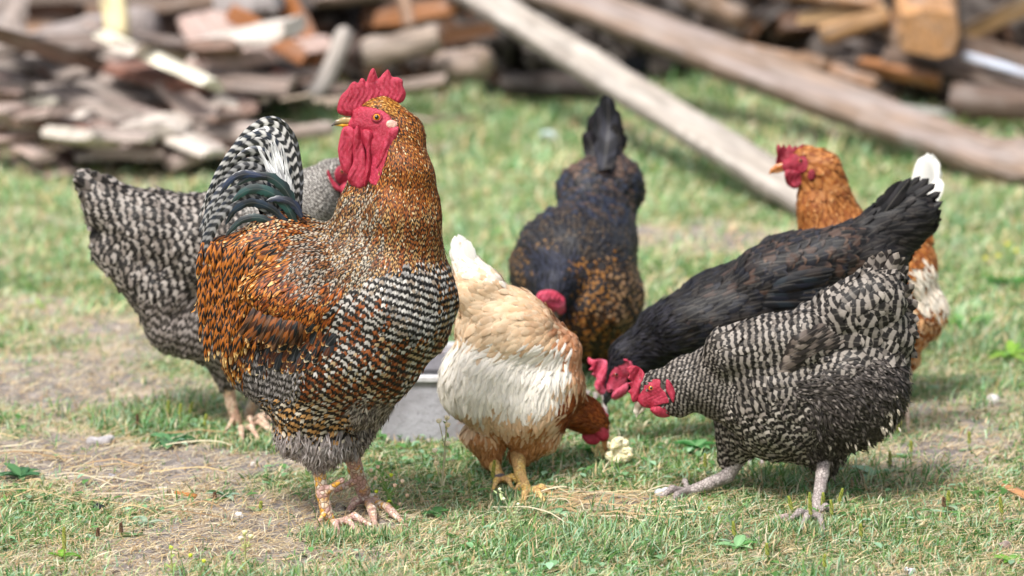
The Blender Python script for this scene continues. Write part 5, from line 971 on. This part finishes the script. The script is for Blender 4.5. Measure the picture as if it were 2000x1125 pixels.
plog("round mossy chip lying in the left debris", 120, 222, 8.25, 170, 222, 8.22, 32, "c9cbb0", "b5b89a", shape="block", flat=.6, name="wood_chip", cat="wood chip")
plog("greyish plank end under the cream split log", 160, 165, 8.5, 300, 200, 8.4, 60, "9a8e86", "8c7c74", shape="block", flat=.5)
plog("long shaded grey log behind the orange split log", 400, 92, 9.05, 590, 150, 8.95, 66, "6f6660", "5a524d", shape="half")
plog("rust coloured root end in the grass below the orange split log", 530, 152, 8.7, 585, 160, 8.7, 30, "7a4030", "6b3a2c", shape="round", name="root_end", cat="root")
plog("flat pinkish branch in the grass behind the rooster's tail", 480, 275, 7.95, 650, 250, 8.05, 28, "b5a090", "a8968a", shape="round", name="branch", cat="branch")
# right of the dark gap
plog("tan log end poking out over the second plank at the top", 1345, -12, 9.3, 1450, 38, 9.1, 48, "9c8068", "75604f", shape="round")
plog("flat tan log wedged under the second plank's upper side", 1410, 88, 9.15, 1620, 128, 8.9, 50, "a5805c", "8a6c54", shape="half", roll=.2)
plog("brown split log continuing behind the second plank", 1560, 112, 9.0, 1712, 165, 8.8, 42, "8f6f58", "7a604e", shape="split", roll=1.4)
plog("wide tan split log on the top edge left of the block", 1530, -18, 9.05, 1715, 12, 9.0, 56, "b58a62", "94704f", shape="half", roll=3.0)
plog("second tan split log under the wide tan one", 1560, 38, 9.05, 1725, 18, 9.0, 40, "b3936c", "8c7050", shape="split", roll=2.9)
plog("short tan log sticking out left of the block", 1605, 70, 8.95, 1735, 30, 8.95, 40, "bf9a6c", "a58058", shape="round")
plog("large squared tan beam end pointing at the camera at upper right", 1800, -10, 9.3, 1815, 66, 8.65, 112, "b98a5e", "b98a5e", shape="block")
plog("slim grey brown log leaning between tan logs and the block", 1690, 5, 9.1, 1780, 100, 8.9, 38, "a58c78", "87705f", shape="round")
plog("orange brown split log lying under the squared beam", 1680, 125, 8.9, 1835, 158, 8.75, 52, "96643c", "7c573c", shape="split", roll=1.9)
plog("brown log at the right edge beside the squared beam", 1865, 75, 9.0, 2060, -20, 9.1, 60, "96774f", "6f5a44", shape="split", roll=.6)
plog("grey tan log below the white strip at the right edge", 1840, 130, 8.85, 2080, 185, 8.7, 46, "97806c", "75645a", shape="half")
plog("thick shaded log near the ground at the right edge", 1860, 195, 8.6, 2060, 210, 8.5, 66, "8c7668", "6e5c52", shape="round")
plog("bluish white strip of edging lying on the logs at right", 1885, 108, 8.8, 2060, 158, 8.65, 20, "cfd6e6", "cfd6e6", shape="block", flat=.7, name="white_strip", cat="strip")
plog("mossy grey log stub on the grass behind the second plank", 1690, 205, 8.55, 1850, 222, 8.4, 44, "9a9b90", "8b8d84", shape="half", flat=.8)
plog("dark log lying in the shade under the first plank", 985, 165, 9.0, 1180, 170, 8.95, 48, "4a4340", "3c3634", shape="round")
# back of the pile, its shade painted into the dark log colours
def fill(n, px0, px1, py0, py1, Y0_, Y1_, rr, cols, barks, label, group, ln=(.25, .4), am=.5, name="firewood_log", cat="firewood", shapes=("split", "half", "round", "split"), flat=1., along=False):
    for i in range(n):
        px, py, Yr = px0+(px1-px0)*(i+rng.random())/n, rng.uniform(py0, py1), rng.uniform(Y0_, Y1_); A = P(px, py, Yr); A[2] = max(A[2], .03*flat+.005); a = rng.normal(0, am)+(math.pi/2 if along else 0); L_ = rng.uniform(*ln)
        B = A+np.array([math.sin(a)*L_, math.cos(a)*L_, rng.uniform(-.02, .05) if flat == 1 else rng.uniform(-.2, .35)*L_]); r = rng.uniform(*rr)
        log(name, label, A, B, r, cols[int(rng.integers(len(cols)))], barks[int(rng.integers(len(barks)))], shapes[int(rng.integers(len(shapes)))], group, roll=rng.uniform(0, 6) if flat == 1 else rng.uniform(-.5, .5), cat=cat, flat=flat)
SHADE_COLS = (["553a28", "40302a", "6b452a", "352c28"], ["241d1a", "30261f"])
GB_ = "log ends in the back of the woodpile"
fill(20, 440, 960, 120, 170, 9.12, 9.25, (.045, .065), *SHADE_COLS, "log end coloured dark for shade, low in the pile behind the rooster", GB_)
fill(20, 440, 960, 20, 110, 9.3, 9.4, (.05, .07), *SHADE_COLS, "split log end coloured dark for shade, high in the pile behind the rooster", GB_)
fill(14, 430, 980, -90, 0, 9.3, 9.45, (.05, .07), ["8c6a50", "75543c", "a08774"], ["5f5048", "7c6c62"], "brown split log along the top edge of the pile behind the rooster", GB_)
fill(12, 960, 1330, 60, 130, 9.25, 9.4, (.05, .06), ["2c2420", "231d1a"], ["1a1614"], "log coloured nearly black for the deep shade under the first plank", GB_)
fill(12, 960, 1400, -60, 60, 9.4, 9.5, (.05, .06), ["3c2e26", "2b231e"], ["1f1a17"], "log coloured nearly black for the deep shade between the two planks", GB_)
fill(22, 1340, 2080, 40, 120, 9.2, 9.4, (.05, .065), *SHADE_COLS, "log end coloured dark for the shade behind the tan logs at right", GB_)
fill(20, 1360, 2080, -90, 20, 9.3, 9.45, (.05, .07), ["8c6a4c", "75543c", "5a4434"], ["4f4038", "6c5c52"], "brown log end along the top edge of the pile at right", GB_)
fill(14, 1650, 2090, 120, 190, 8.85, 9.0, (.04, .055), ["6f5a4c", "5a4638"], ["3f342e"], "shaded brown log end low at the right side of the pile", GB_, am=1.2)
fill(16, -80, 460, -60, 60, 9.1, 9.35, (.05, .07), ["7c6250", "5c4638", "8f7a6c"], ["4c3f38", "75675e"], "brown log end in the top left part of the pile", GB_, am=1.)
BK_ = (["a8948a", "8f7468", "bfafa6", "5a3c30", "d6cabf", "80584a", "b59c92"], ["8f7f76", "a5978e", "6b584e"])
fill(38, -80, 480, 90, 230, 8.25, 8.9, (.05, .09), *BK_, "weathered grey brown bark piece in the heap of wood debris at left", "bark pieces in the left debris heap", ln=(.2, .45), am=1.5, name="bark_piece", cat="bark", flat=.3, along=True, shapes=("block", "half", "split"))
fill(30, -60, 440, 215, 318, 7.95, 8.25, (.03, .06), *BK_, "small pinkish bark piece on the lower edge of the left debris", "bark pieces in the left debris heap", ln=(.08, .25), am=1.6, name="bark_piece", cat="bark", flat=.3, along=True, shapes=("block", "split"))
fill(8, 450, 900, 195, 250, 8.1, 8.5, (.012, .02), ["a89884", "bfae98"], ["9c8c7c"], "thin grey bark sliver in the blurred grass before the pile", "bark slivers in the grass", ln=(.05, .12), name="bark_piece", cat="bark", flat=.5, along=True)
def plank(label, pts, width, thick, hint, c1, c2, name="plank"):
    pts = np.array(pts, float); n = 90; ctr = cr(pts, n); tg = np.gradient(ctr, axis=0); tg /= np.linalg.norm(tg, axis=1)[:, None]; Ln = np.linalg.norm(np.diff(pts, axis=0), axis=1).sum()
    h = np.array(hint, float); V = []; uv = []; C = []; ra, rb = rng.uniform(0, 6, 2); crk = rng.uniform(-.5, .5, n).cumsum()*.06
    for i in range(n):
        f = i/(n-1); c = ctr[i]; w = np.cross(tg[i], h); w /= np.linalg.norm(w); nn = np.cross(w, tg[i]); nn *= np.sign(nn@h)
        e1 = 1+.05*math.sin(f*17+ra)+.04*math.sin(f*43)+rng.normal(0, .035); e2 = 1+.05*math.sin(f*13+rb)+.04*math.sin(f*51)+rng.normal(0, .035)
        for a, b in ((-e1, .3), (-e1*.93, 1), (-.5, 1.06), (0, .96), (.5, 1.05), (e2*.93, 1), (e2, .3), (e2*.95, -1), (0, -1), (-e1*.95, -1)):
            V.append(c+w*a*width/2+nn*b*thick/2); uv.append((f*Ln, a*width/2, b*thick)); k = .5+.5*math.sin(f*21+a*4+crk[i]*9); C.append(lin(c1)*k+lin(c2)*(1-k) if abs(a) < .9 else lin(c2)*.7)
    idx = np.arange(n*10).reshape(n, 10); Q = np.stack([idx[:-1], np.roll(idx, -1, 1)[:-1], np.roll(idx, -1, 1)[1:], idx[1:]], -1).reshape(-1, 4); c0, c1_ = idx[0], idx[-1][::-1]
    Tc = np.array([[c[0], c[j], c[j+1]] for c in (c0, c1_) for j in range(1, 9)])
    o = mesh(name, np.array(V), [Q, Tc], M_WOOD, None, dict(cA=np.array(C), fuv=np.array(uv)), origin=pts[0]*.5+pts[-1]*.5, smooth=False); return tag(o, label, "plank")
Z3 = lambda z: np.array([0, 0, z])
plank("pale weathered plank leaning from the woodpile down to the grass behind the black hens", [P(890, -35, 9.1)*(1-f_)+(G(1590, 428)+Z3(.03))*f_ for f_ in (0, .3, .6, 1)], .084, .026, (.1, -.8, .6), "b8b0a6", "a3998e")
plank("longer brownish grey plank with bark edges reaching the right edge of the yard", [P(1040, -30, 9.25)*(1-f_)+(G(1880, 335)+Z3(.05))*f_ for f_ in (0, .25, .5, .75, .92)]+[G(1950, 358)+Z3(.05), G(2080, 362)+Z3(.05), G(2260, 352)+Z3(.05)], .104, .034, (.1, -.75, .65), "948883", "8f7a6a")

# ------------------------------------------------------------------ trough, bread, stones
def concrete():
    t = NT("concrete", .9, .2); c = t.mix(t.step(t.noise(14, 6), .35, .65), lin("a9a7ad"), lin("8f8c90"))
    c = t.mix(t.step(t.noise(30, 6), .62, .72), c, lin("8a6f62")); c = t.mix(t.step(t.noise(200, 3), .6, .75), c, lin("6e6a6c")); t.bump(t.noise(120, 5), .5, .003); return t.col(c)
def box_mesh(lo, hi): x0, y0, z0 = lo; x1, y1, z1 = hi; return np.array([[x0, y0, z0], [x1, y0, z0], [x1, y1, z0], [x0, y1, z0], [x0, y0, z1], [x1, y0, z1], [x1, y1, z1], [x0, y1, z1]]), np.array([[0, 3, 2, 1], [4, 5, 6, 7], [0, 1, 5, 4], [1, 2, 6, 5], [2, 3, 7, 6], [3, 0, 4, 7]])
def bev(o, w, seg=3):
    m = o.modifiers.new("bevel", 'BEVEL'); m.width = w; m.segments = seg; m.limit_method = 'ANGLE'; return o
def make_trough():
    g = G(745, 862); x0, y0 = g[0], g[1]; x1 = G(1010, 862)[0]; y1 = y0+.24; H = .092; w = .022; MC = concrete()
    root = empty("water_trough", ((x0+x1)/2, (y0+y1)/2, 0), "low grey concrete trough on the grass between rooster and buff hen", "trough")
    parts = [box_mesh((x0, y0, -.01), (x1, y0+w, H)), box_mesh((x0, y1-w, -.01), (x1, y1, H)), box_mesh((x0, y0+w, -.01), (x0+w, y1-w, H)), box_mesh((x1-w, y0+w, -.01), (x1, y1-w, H)), box_mesh((x0+w, y0+w, -.005), (x1-w, y1-w, .02))]
    V, Q, _ = merge([(a, b, a) for a, b in parts]); bev(mesh("basin", V, Q, MC, root, smooth=False), .003)
    rim = [box_mesh((x0-.006, y0-.006, H), (x1+.006, y0+w*.6, H+.009)), box_mesh((x0-.006, y1-w*.6, H), (x1+.006, y1+.006, H+.009))]
    MR = plain("rim_grey_white", lin("c4c2c2"), .6)
    for V, Q in rim: bev(mesh("rim", V, Q, MR, root, smooth=False), .002)
    V, Q = box_mesh((x0+w+.001, y0+w+.001, .0205), (x1-w-.001, y1-w-.001, .062)); mesh("water", V, Q, plain("dark_water", (.012, .014, .016), .06, .6), root, smooth=False)
make_trough()
def lump(name, label, cat, c, r, col, col2, sc=(1, 1, .7), rough=.9, n=5, amp=.3, group=None):
    c = np.array(c, float); q_ = 1 if n < 10 else .62; pr = [(c+rng.normal(0, r*.38, 3)*np.array(sc), c+rng.normal(0, r*.38, 3)*np.array(sc), r*q_*rng.uniform(.3, .6), r*q_*rng.uniform(.2, .5), rng.uniform(.5, 1)) for _ in range(n)]
    V, Q = sdf_mesh(pr, r/(9 if n < 10 else 14), r*(.12 if n < 10 else .04), r*amp*.12, int(rng.integers(99))); t = NT(name, rough, .3); nz = t.noise(90/max(r/.02, .3), 5); t.bump(nz, .6, r*.12); t.col(t.mix(t.step(nz, .35, .65), lin(col), lin(col2)))
    return tag(mesh(name, V, Q, t.m, None, origin=(c[0], c[1], 0)), label, cat, group)
b = G(1207, 905)
def bread(label, c, sx, sy, sz, n, c1, c2):
    c = np.array(c, float); pr = [(c+[0, 0, -sz*.4], c+[0, 0, sz*.45], sx*.5, sx*.4, sy/sx)]
    for _ in range(n):
        d = rng.normal(size=3); d /= np.linalg.norm(d); a = c+d*np.array([sx, sy, sz])*.62; r = sx*rng.uniform(.12, .3); pr.append((a, a+rng.normal(0, sx*.18, 3), r, r*.6, 1))
    V, Q = sdf_mesh(pr, .001, .0015, .0012, 4); t = NT("bread_crumb", .9, .15); nz = t.noise(260, 5); v = t.vor(260); t.bump(t.math('ADD', nz, v), .9, .003); t.b.inputs["Subsurface Weight"].default_value = .15; t.b.inputs["Subsurface Scale"].default_value = .004
    t.col(t.mix(t.step(nz, .35, .65), lin(c2), lin(c1))); return tag(mesh("bread_piece", V, Q, t.m, None, origin=(c[0], c[1], 0)), label, "bread")
b = G(1208, 915); bread("torn piece of pale yellow bread standing in the grass at the buff hen's beak", b+[0, 0, .026], .024, .014, .028, 26, "f0e8cc", "e0d29c")
b = G(1170, 898); bread("smaller yellowish bread piece under the buff hen's beak", b+[0, 0, .012], .015, .009, .013, 16, "e2d298", "cdb877")
for x, y, r, c1, c2, lb, cat in ((1287, 966, .012, "c3c7cc", "9ba1a8", "pale bluish stone in the straw in front of the barred hen's foot", "stone"), (322, 962, .009, "bfb8b2", "968f8a", "whitish stone on the bare soil left of the rooster", "stone"), (201, 868, .017, "a9a5a6", "8f8a8a", "grey stone at the edge of the grass at left", "stone"), (222, 937, .009, "9a9698", "7e7a7c", "small grey stone on the bare soil at left", "stone"),
                                  (184, 936, .006, "2e2c30", "1c1b1d", "tiny black pebble beside the small grey stone", "pebble"), (196, 997, .010, "1d1e24", "111217", "black lump of dropping in the grass at lower left", "dropping"), (207, 983, .006, "262830", "14151a", "smaller black dropping above the black lump", "dropping"), (495, 909, .006, "efeeec", "d9d6d3", "tiny white chip on the straw left of the rooster's leg", "chip"),
                                  (1070, 272, .022, "d3dcdf", "b8c4c8", "blurred whitish stone in the far grass left of the raised black tail", "stone"), (1962, 1072, .014, "8f7f78", "6f615a", "grey brown clod at the right edge of the foreground", "clod"), (466, 1012, .008, "e2e0de", "c6c2c0", "white flake lying on the straw below the orange twig", "chip"), (1940, 790, .018, "c9c3be", "a9a29e", "pale stone on the dry patch at the right edge", "stone"),
                                  (972, 946, .016, "6f6a6c", "4c484a", "dark grey clod behind the buff hen's near leg", "clod"), (1528, 1016, .010, "a8948e", "8c7a76", "brownish pebble left of the striding hen's near foot", "pebble"), (560, 262, .02, "c9b9a2", "a89880", "tan chip in the grass behind the rooster's tail", "wood chip"), (1780, 1120, .009, "e6e8ea", "30343a", "black and white scrap at the bottom edge", "scrap")):
    g = G(x, y); lump(cat.replace(" ", "_"), lb, cat, g+np.array([0, 0, r*.25]), r, c1, c2, (1, .8, .5))
g1, g2 = G(343, 968), G(383, 975); log("twig", "short orange twig on the soil left of the rooster", g1+[0, 0, .004], g2+[0, 0, .004], .0035, "c98a54", "b5743c", "round", cat="twig")
g1, g2 = G(1965, 955), G(2030, 990); log("dry_leaf", "curled tan dry leaf at the right edge of the yard", g1+[0, 0, .006], g2+[0, 0, .008], .010, "c99a6c", "b5845a", "half", cat="leaf", flat=.35)
g1, g2 = G(255, 812), G(310, 808); log("dry_leaf", "brown dry leaf behind the plantain clump at left", g1+[0, 0, .006], g2+[0, 0, .006], .006, "8a4a34", "7a3e2c", "half", cat="leaf", flat=.35)
g1, g2 = G(690, 785), G(700, 790)

# ------------------------------------------------------------------ weeds
def leaf_mesh(base, dirv, L, W, lift, col, droop=.5):
    n = 8; v = np.linspace(0, 1, n); d = np.array([dirv[0], dirv[1], 0]); d /= np.linalg.norm(d); s = np.array([-d[1], d[0], 0]); C = base+d*(L*v*math.cos(lift))[:, None]+np.array([0, 0, 1])*(L*(math.sin(lift)*v-droop*.5*v*v))[:, None]
    C[:, 2] = np.maximum(C[:, 2], .003)
    w = W/2*(.12+.88*np.sin(np.clip(v*1.02, 0, 1)**.75*math.pi)); w[-1] = 0; us = np.array([-1, -.5, 0, .5, 1]); V = C[:, None]+s[None, None]*(w[:, None]*us)[..., None]+np.array([0, 0, 1])*(w[:, None]*np.abs(us)*.4)[..., None]
    idx = np.arange(n*5).reshape(n, 5); Q = np.stack([idx[:-1, :-1], idx[1:, :-1], idx[1:, 1:], idx[:-1, 1:]], -1).reshape(-1, 4)
    c = np.tile(lin(col), (n*5, 1))*np.tile(1+.25*(np.abs(us) < .1), n)[:, None]
    return V.reshape(-1, 3), Q, c
def stem_mesh(A, B, r, col, bend=0., n=8):
    A, B = np.array(A), np.array(B); f = np.linspace(0, 1, n)[:, None]; s = np.array([1, 0, 0]); C = A*(1-f)+B*f+s*bend*np.sin(f*math.pi); a = np.linspace(0, 2*math.pi, 7)[:-1]
    V = C[:, None]+np.stack([np.cos(a), np.sin(a), 0*a], -1)[None]*(r*(1-.4*f))[:, None]; idx = np.arange(n*6).reshape(n, 6); Q = np.stack([idx[:-1], np.roll(idx, -1, 1)[:-1], np.roll(idx, -1, 1)[1:], idx[1:]], -1).reshape(-1, 4)
    return V.reshape(-1, 3), Q, np.tile(lin(col), (n*6, 1))
def plantain(label, x, y, xt, yt, col="a3a84a", dark="6e7a34", leaves=3, group="plantain seed spikes"):
    b = G(x, y); t = P(xt, yt, b[1]); root = empty("plantain", b, label, "weed", group); k = .42; m = b*(1-k)+t*k
    V, Q, C = stem_mesh(b-[0, 0, .004], m, .0011, "8a9450"); mesh("stem", V, Q, M_GRASS, root, dict(cA=C))
    L = []; ax = t-m; n = int(np.linalg.norm(ax)/.0017)+2
    for i in range(n):       # rows of tiny seed capsules
        f = i/n; rr = .0021*(1-.5*f**3); c = m+ax*f
        for j in range(5):
            a = j*1.256+i*.7; q = c+np.array([math.cos(a), math.sin(a), 0])*rr; o = np.array([[0, 0, .0016], [.0011, 0, 0], [0, .0011, 0], [-.0011, 0, 0], [0, -.0011, 0], [0, 0, -.001]])
            T = np.array([[0, 1, 2, 2], [0, 2, 3, 3], [0, 3, 4, 4], [0, 4, 1, 1]]); L.append((q+o, T[:, :4], np.tile(lin(col if (i+j) % 3 else dark), (6, 1))))
    V, Q, C = merge(L); mesh("seed_head", V, Q[:, :3], M_GRASS, root, dict(cA=C))
    for i in range(leaves):
        a = rng.uniform(0, 6.28); V, Q, C = leaf_mesh(b, (math.cos(a), math.sin(a)), rng.uniform(.022, .04), rng.uniform(.007, .012), rng.uniform(.1, .5), ["7fa070", "638c4c", "93b294"][i % 3]); mesh("leaf", V, Q, M_GRASS, root, dict(cA=C))
PL = [(1551, 1014, 1540, 968, "tilted green plantain spike left of the striding hen's near foot"), (1585, 1036, 1581, 961, "tallest plantain spike directly before the striding hen's near shin"), (1606, 1006, 1608, 961, "plantain spike touching the right side of the striding hen's shin"), (1626, 1024, 1623, 976, "short plantain spike just right of the striding hen's shin"), (1636, 997, 1646, 953, "plantain spike leaning right behind the striding hen's foot"),
      (1780, 898, 1779, 860, "plantain spike standing under the striding hen's tail"), (1739, 925, 1738, 881, "plantain spike on the straw between belly fluff and dry patch"), (1751, 855, 1759, 822, "blurred plantain spike close under the tail fluff"), (1959, 1024, 1953, 970, "dense plantain spike near the right edge of the foreground"), (1851, 992, 1853, 958, "yellow green plantain spike right of the straw patch"), (1845, 1004, 1843, 970, "reddish brown dried plantain spike right of the straw patch"),
      (1435, 1063, 1432, 1018, "plantain spike in the foreground below the lifted foot"), (1682, 1064, 1681, 1022, "plantain spike in the foreground below the striding hen's tail"), (1610, 1124, 1611, 1082, "plantain spike at the bottom edge right of centre"), (1389, 1014, 1385, 989, "tiny plantain spike below the striding hen's far foot"), (1893, 882, 1893, 842, "plantain spike at right beyond the dry patch"), (1377, 930, 1377, 885, "shaded plantain spike under the striding hen's breast"),
      (329, 823, 329, 781, "leftmost upright spike of the clump behind the bare soil"), (351, 832, 353, 788, "second upright spike in the clump left of the rooster"), (368, 820, 376, 785, "right leaning spike in the clump left of the rooster"), (397, 845, 403, 808, "yellowish spike on the right side of the clump"), (269, 845, 268, 808, "dark brown dried spike left of the clump"), (126, 1102, 125, 1029, "tall plantain spike in the lower left foreground"), (190, 1060, 192, 1030, "short brownish spike right of the tall one at lower left"),
      (421, 983, 419, 960, "small dark spike between the leaves left of the rooster's foot"), (508, 1004, 510, 978, "small green spike on the straw left of the rooster's foot"), (237, 1052, 236, 1020, "thin dark spike in the grass at lower left"), (960, 958, 966, 898, "plantain spike beside the buff hen's far leg"), (916, 968, 918, 924, "pale plantain spike left of the buff hen's legs"), (1500, 1100, 1497, 1060, "faint plantain spike in the foreground below the straw")]
for x, y, xt, yt, lb in PL:
    brown = "brown" in lb or "dark" in lb; plantain(lb, x, y, xt, yt, "6b4a34" if brown else ("b9b878" if "pale" in lb else "a0a648"), "4a3226" if brown else "6f7c36")
def rosette(label, x, y, n, L, cols, W=.35, lift=(.05, .6)):
    b = G(x, y)+[0, 0, .004]; root = empty("leafy_weed", b, label, "weed", "low broad leaved weeds")
    for i in range(n):
        a = i*6.283/n+rng.uniform(-.3, .3); l = L*rng.uniform(.7, 1.15); V, Q, C = leaf_mesh(b, (math.cos(a), math.sin(a)), l, l*W, rng.uniform(*lift), cols[i % len(cols)]); mesh("leaf", V, Q, M_GRASS, root, dict(cA=C))
GC = ["4f7a44", "6d9663", "86ab86"]
for a in (("broad dark green leaves of the weed below the plantain clump at left", 335, 870, 9, .05, ["355c33", "5d8a5c", "8fb39a"], .55), ("flat dark green weed on the bare soil at the left edge", 40, 938, 9, .045, ["3f6b45", "4f7a4c"], .35), ("bent leaves of a weed beside the orange twig", 440, 975, 5, .035, ["88a48c", "4c6b44"], .4), ("bright green leaf pair in the lower left corner", 118, 1094, 4, .03, ["5f8f2c", "7aa63c"], .5),
          ("pale curled leaves in the foreground left of the rooster's feet", 285, 1030, 6, .035, ["93a890", "7c9a74"], .35), ("long oval leaf plant in front of the striding hen's far foot", 1340, 1018, 5, .04, ["5c9058", "8cb592"], .35), ("green weed leaves in the shade below the two red combs", 1360, 880, 8, .04, ["3f7a3c", "6c9c64"], .45), ("wide pale leaf plant right of the striding hen's near leg", 1705, 935, 6, .045, ["93b894", "a8c4a4"], .4),
          ("broad leaved weed far right behind the orange hen", 1890, 640, 9, .055, ["4c8a34", "5f9a3c"], .5), ("dark green weed clump at the right edge in the blurred grass", 1960, 560, 10, .06, ["3f7a34", "5c9148"], .45), ("small green leaf under the bread", 1150, 888, 5, .03, ["4c8034", "5f9048"], .6), ("leafy weed at the bottom right corner", 1975, 1105, 6, .032, ["6fa23c", "7fae55"], .4), ("pale leaf tuft in the bottom centre foreground", 1010, 1062, 6, .028, GC, .3), ("leaf tuft in the foreground below the striding hen", 1440, 1075, 6, .032, ["5f9450", "86b07c"], .45),
          ("low leaves in front of the buff hen's feet", 1090, 1010, 5, .028, ["9dbf9a", "7fa87c"], .4), ("dark leaves in the grass right of the rooster's foot", 850, 1010, 5, .026, ["4f7a44", "3f6838"], .55), ("yellow green weed tuft far right at the edge of the lawn", 1975, 700, 7, .05, ["86ab44", "6f9a3c"], .3), ("sparse weed in the blurred grass left of the left hen", 75, 600, 6, .04, ["8fae5c", "739a4c"], .3)):
    rosette(*a)
def flower_weed(label, x, y, tops, stemc, leafc, flow, fr=.003, nl=14):
    b = G(x, y); root = empty("flowering_weed", b, label, "weed"); L = []; LL = []
    main = P(tops[0][0], tops[0][1], b[1]); V, Q, C = stem_mesh(b, main, .0014, stemc); L.append((V, Q, C))
    for i, (tx, ty) in enumerate(tops):
        t = P(tx, ty, b[1]+rng.uniform(-.012, .012)); f = np.clip((t[2]-b[2])/(main[2]-b[2])-.3, .05, .9); j = b*(1-f)+main*f
        if i: L.append(stem_mesh(j, t, .0009, stemc))
        pr = [(t, t+[0, 0, .001], fr, fr*.8, 1)]+[(t+[math.cos(a)*fr*.8, math.sin(a)*fr*.8, fr*.3], t+[math.cos(a)*fr*.9, math.sin(a)*fr*.9, fr*.5], fr*.4, fr*.35, 1) for a in np.linspace(0, 6.28, 6)[:-1]]
        V, Q = sdf_mesh(pr, fr/4, fr*.2); mesh("flower", V, Q, M_CRUMB, root, dict(cA=np.tile(lin(flow[i % len(flow)]), (len(V), 1))))
    for i in range(nl):
        f = rng.uniform(.05, .95); p = b*(1-f)+main*f+rng.normal(0, .003, 3)*[1, 1, 0]; a = rng.uniform(0, 6.28); LL.append(leaf_mesh(p, (math.cos(a), math.sin(a)), rng.uniform(.008, .016), .0035, rng.uniform(.2, .9), leafc))
    V, Q, C = merge(L); mesh("stem", V, Q, M_GRASS, root, dict(cA=C)); V, Q, C = merge(LL); o = mesh("leaves", V, Q, M_GRASS, root, dict(cA=C)); o["kind"] = "stuff"
flower_weed("tall thin weed with cream flower heads between the rooster and the buff hen", 861, 980, [(873, 816), (857, 822), (874, 830), (874, 866), (849, 880), (852, 905)], "c9c2a0", "7f9c5c", ["e8d6b4", "f0e2c4", "dcc8a0"], .0036, 26)
flower_weed("low bushy weed with small pinkish buds beside the rooster's far foot", 775, 1004, [(738, 912), (725, 918), (733, 934), (764, 928), (771, 948), (786, 940), (750, 955), (760, 980), (782, 985), (745, 940), (795, 968), (735, 960)], "93a868", "6f9a4c", ["d8b49a", "e2c8ae", "c9a88c", "b5c23c"], .0026, 60)
flower_weed("pale ragged weed stalk leaning in the foreground before the buff hen", 1022, 1052, [(976, 956), (984, 975), (1012, 985), (1008, 1002)], "d3d6b0", "b8c890", ["d9dcb8"], .002, 26)
flower_weed("wispy branching grass stalk in front of the striding hen", 1400, 1035, [(1465, 978), (1452, 985), (1448, 1000)], "7fa868", "7fa868", ["8fb070"], .0012, 4)
flower_weed("blurred pale stalk with bud in the foreground below the rooster", 480, 1120, [(478, 1040), (470, 1052), (490, 1048)], "c6c48c", "b5c078", ["d6cf9a", "e2d0b8"], .0032, 16)
flower_weed("blurred yellow green weed in the bottom left foreground", 336, 1124, [(334, 1070), (372, 1085), (398, 1096)], "b5b878", "a3b868", ["b5c43c"], .0026, 12)
flower_weed("fine yellow flowered weed in the blurred grass at the far right", 1975, 520, [(1968, 478), (1985, 490), (1950, 500), (1925, 505)], "9fae5c", "6fa044", ["c9c44c"], .004, 26)
# ------------------------------------------------------------------ birds
for f in (make_rooster, hen_right, hen_black, hen_orange, hen_speckled, hen_buff, hen_left): f()
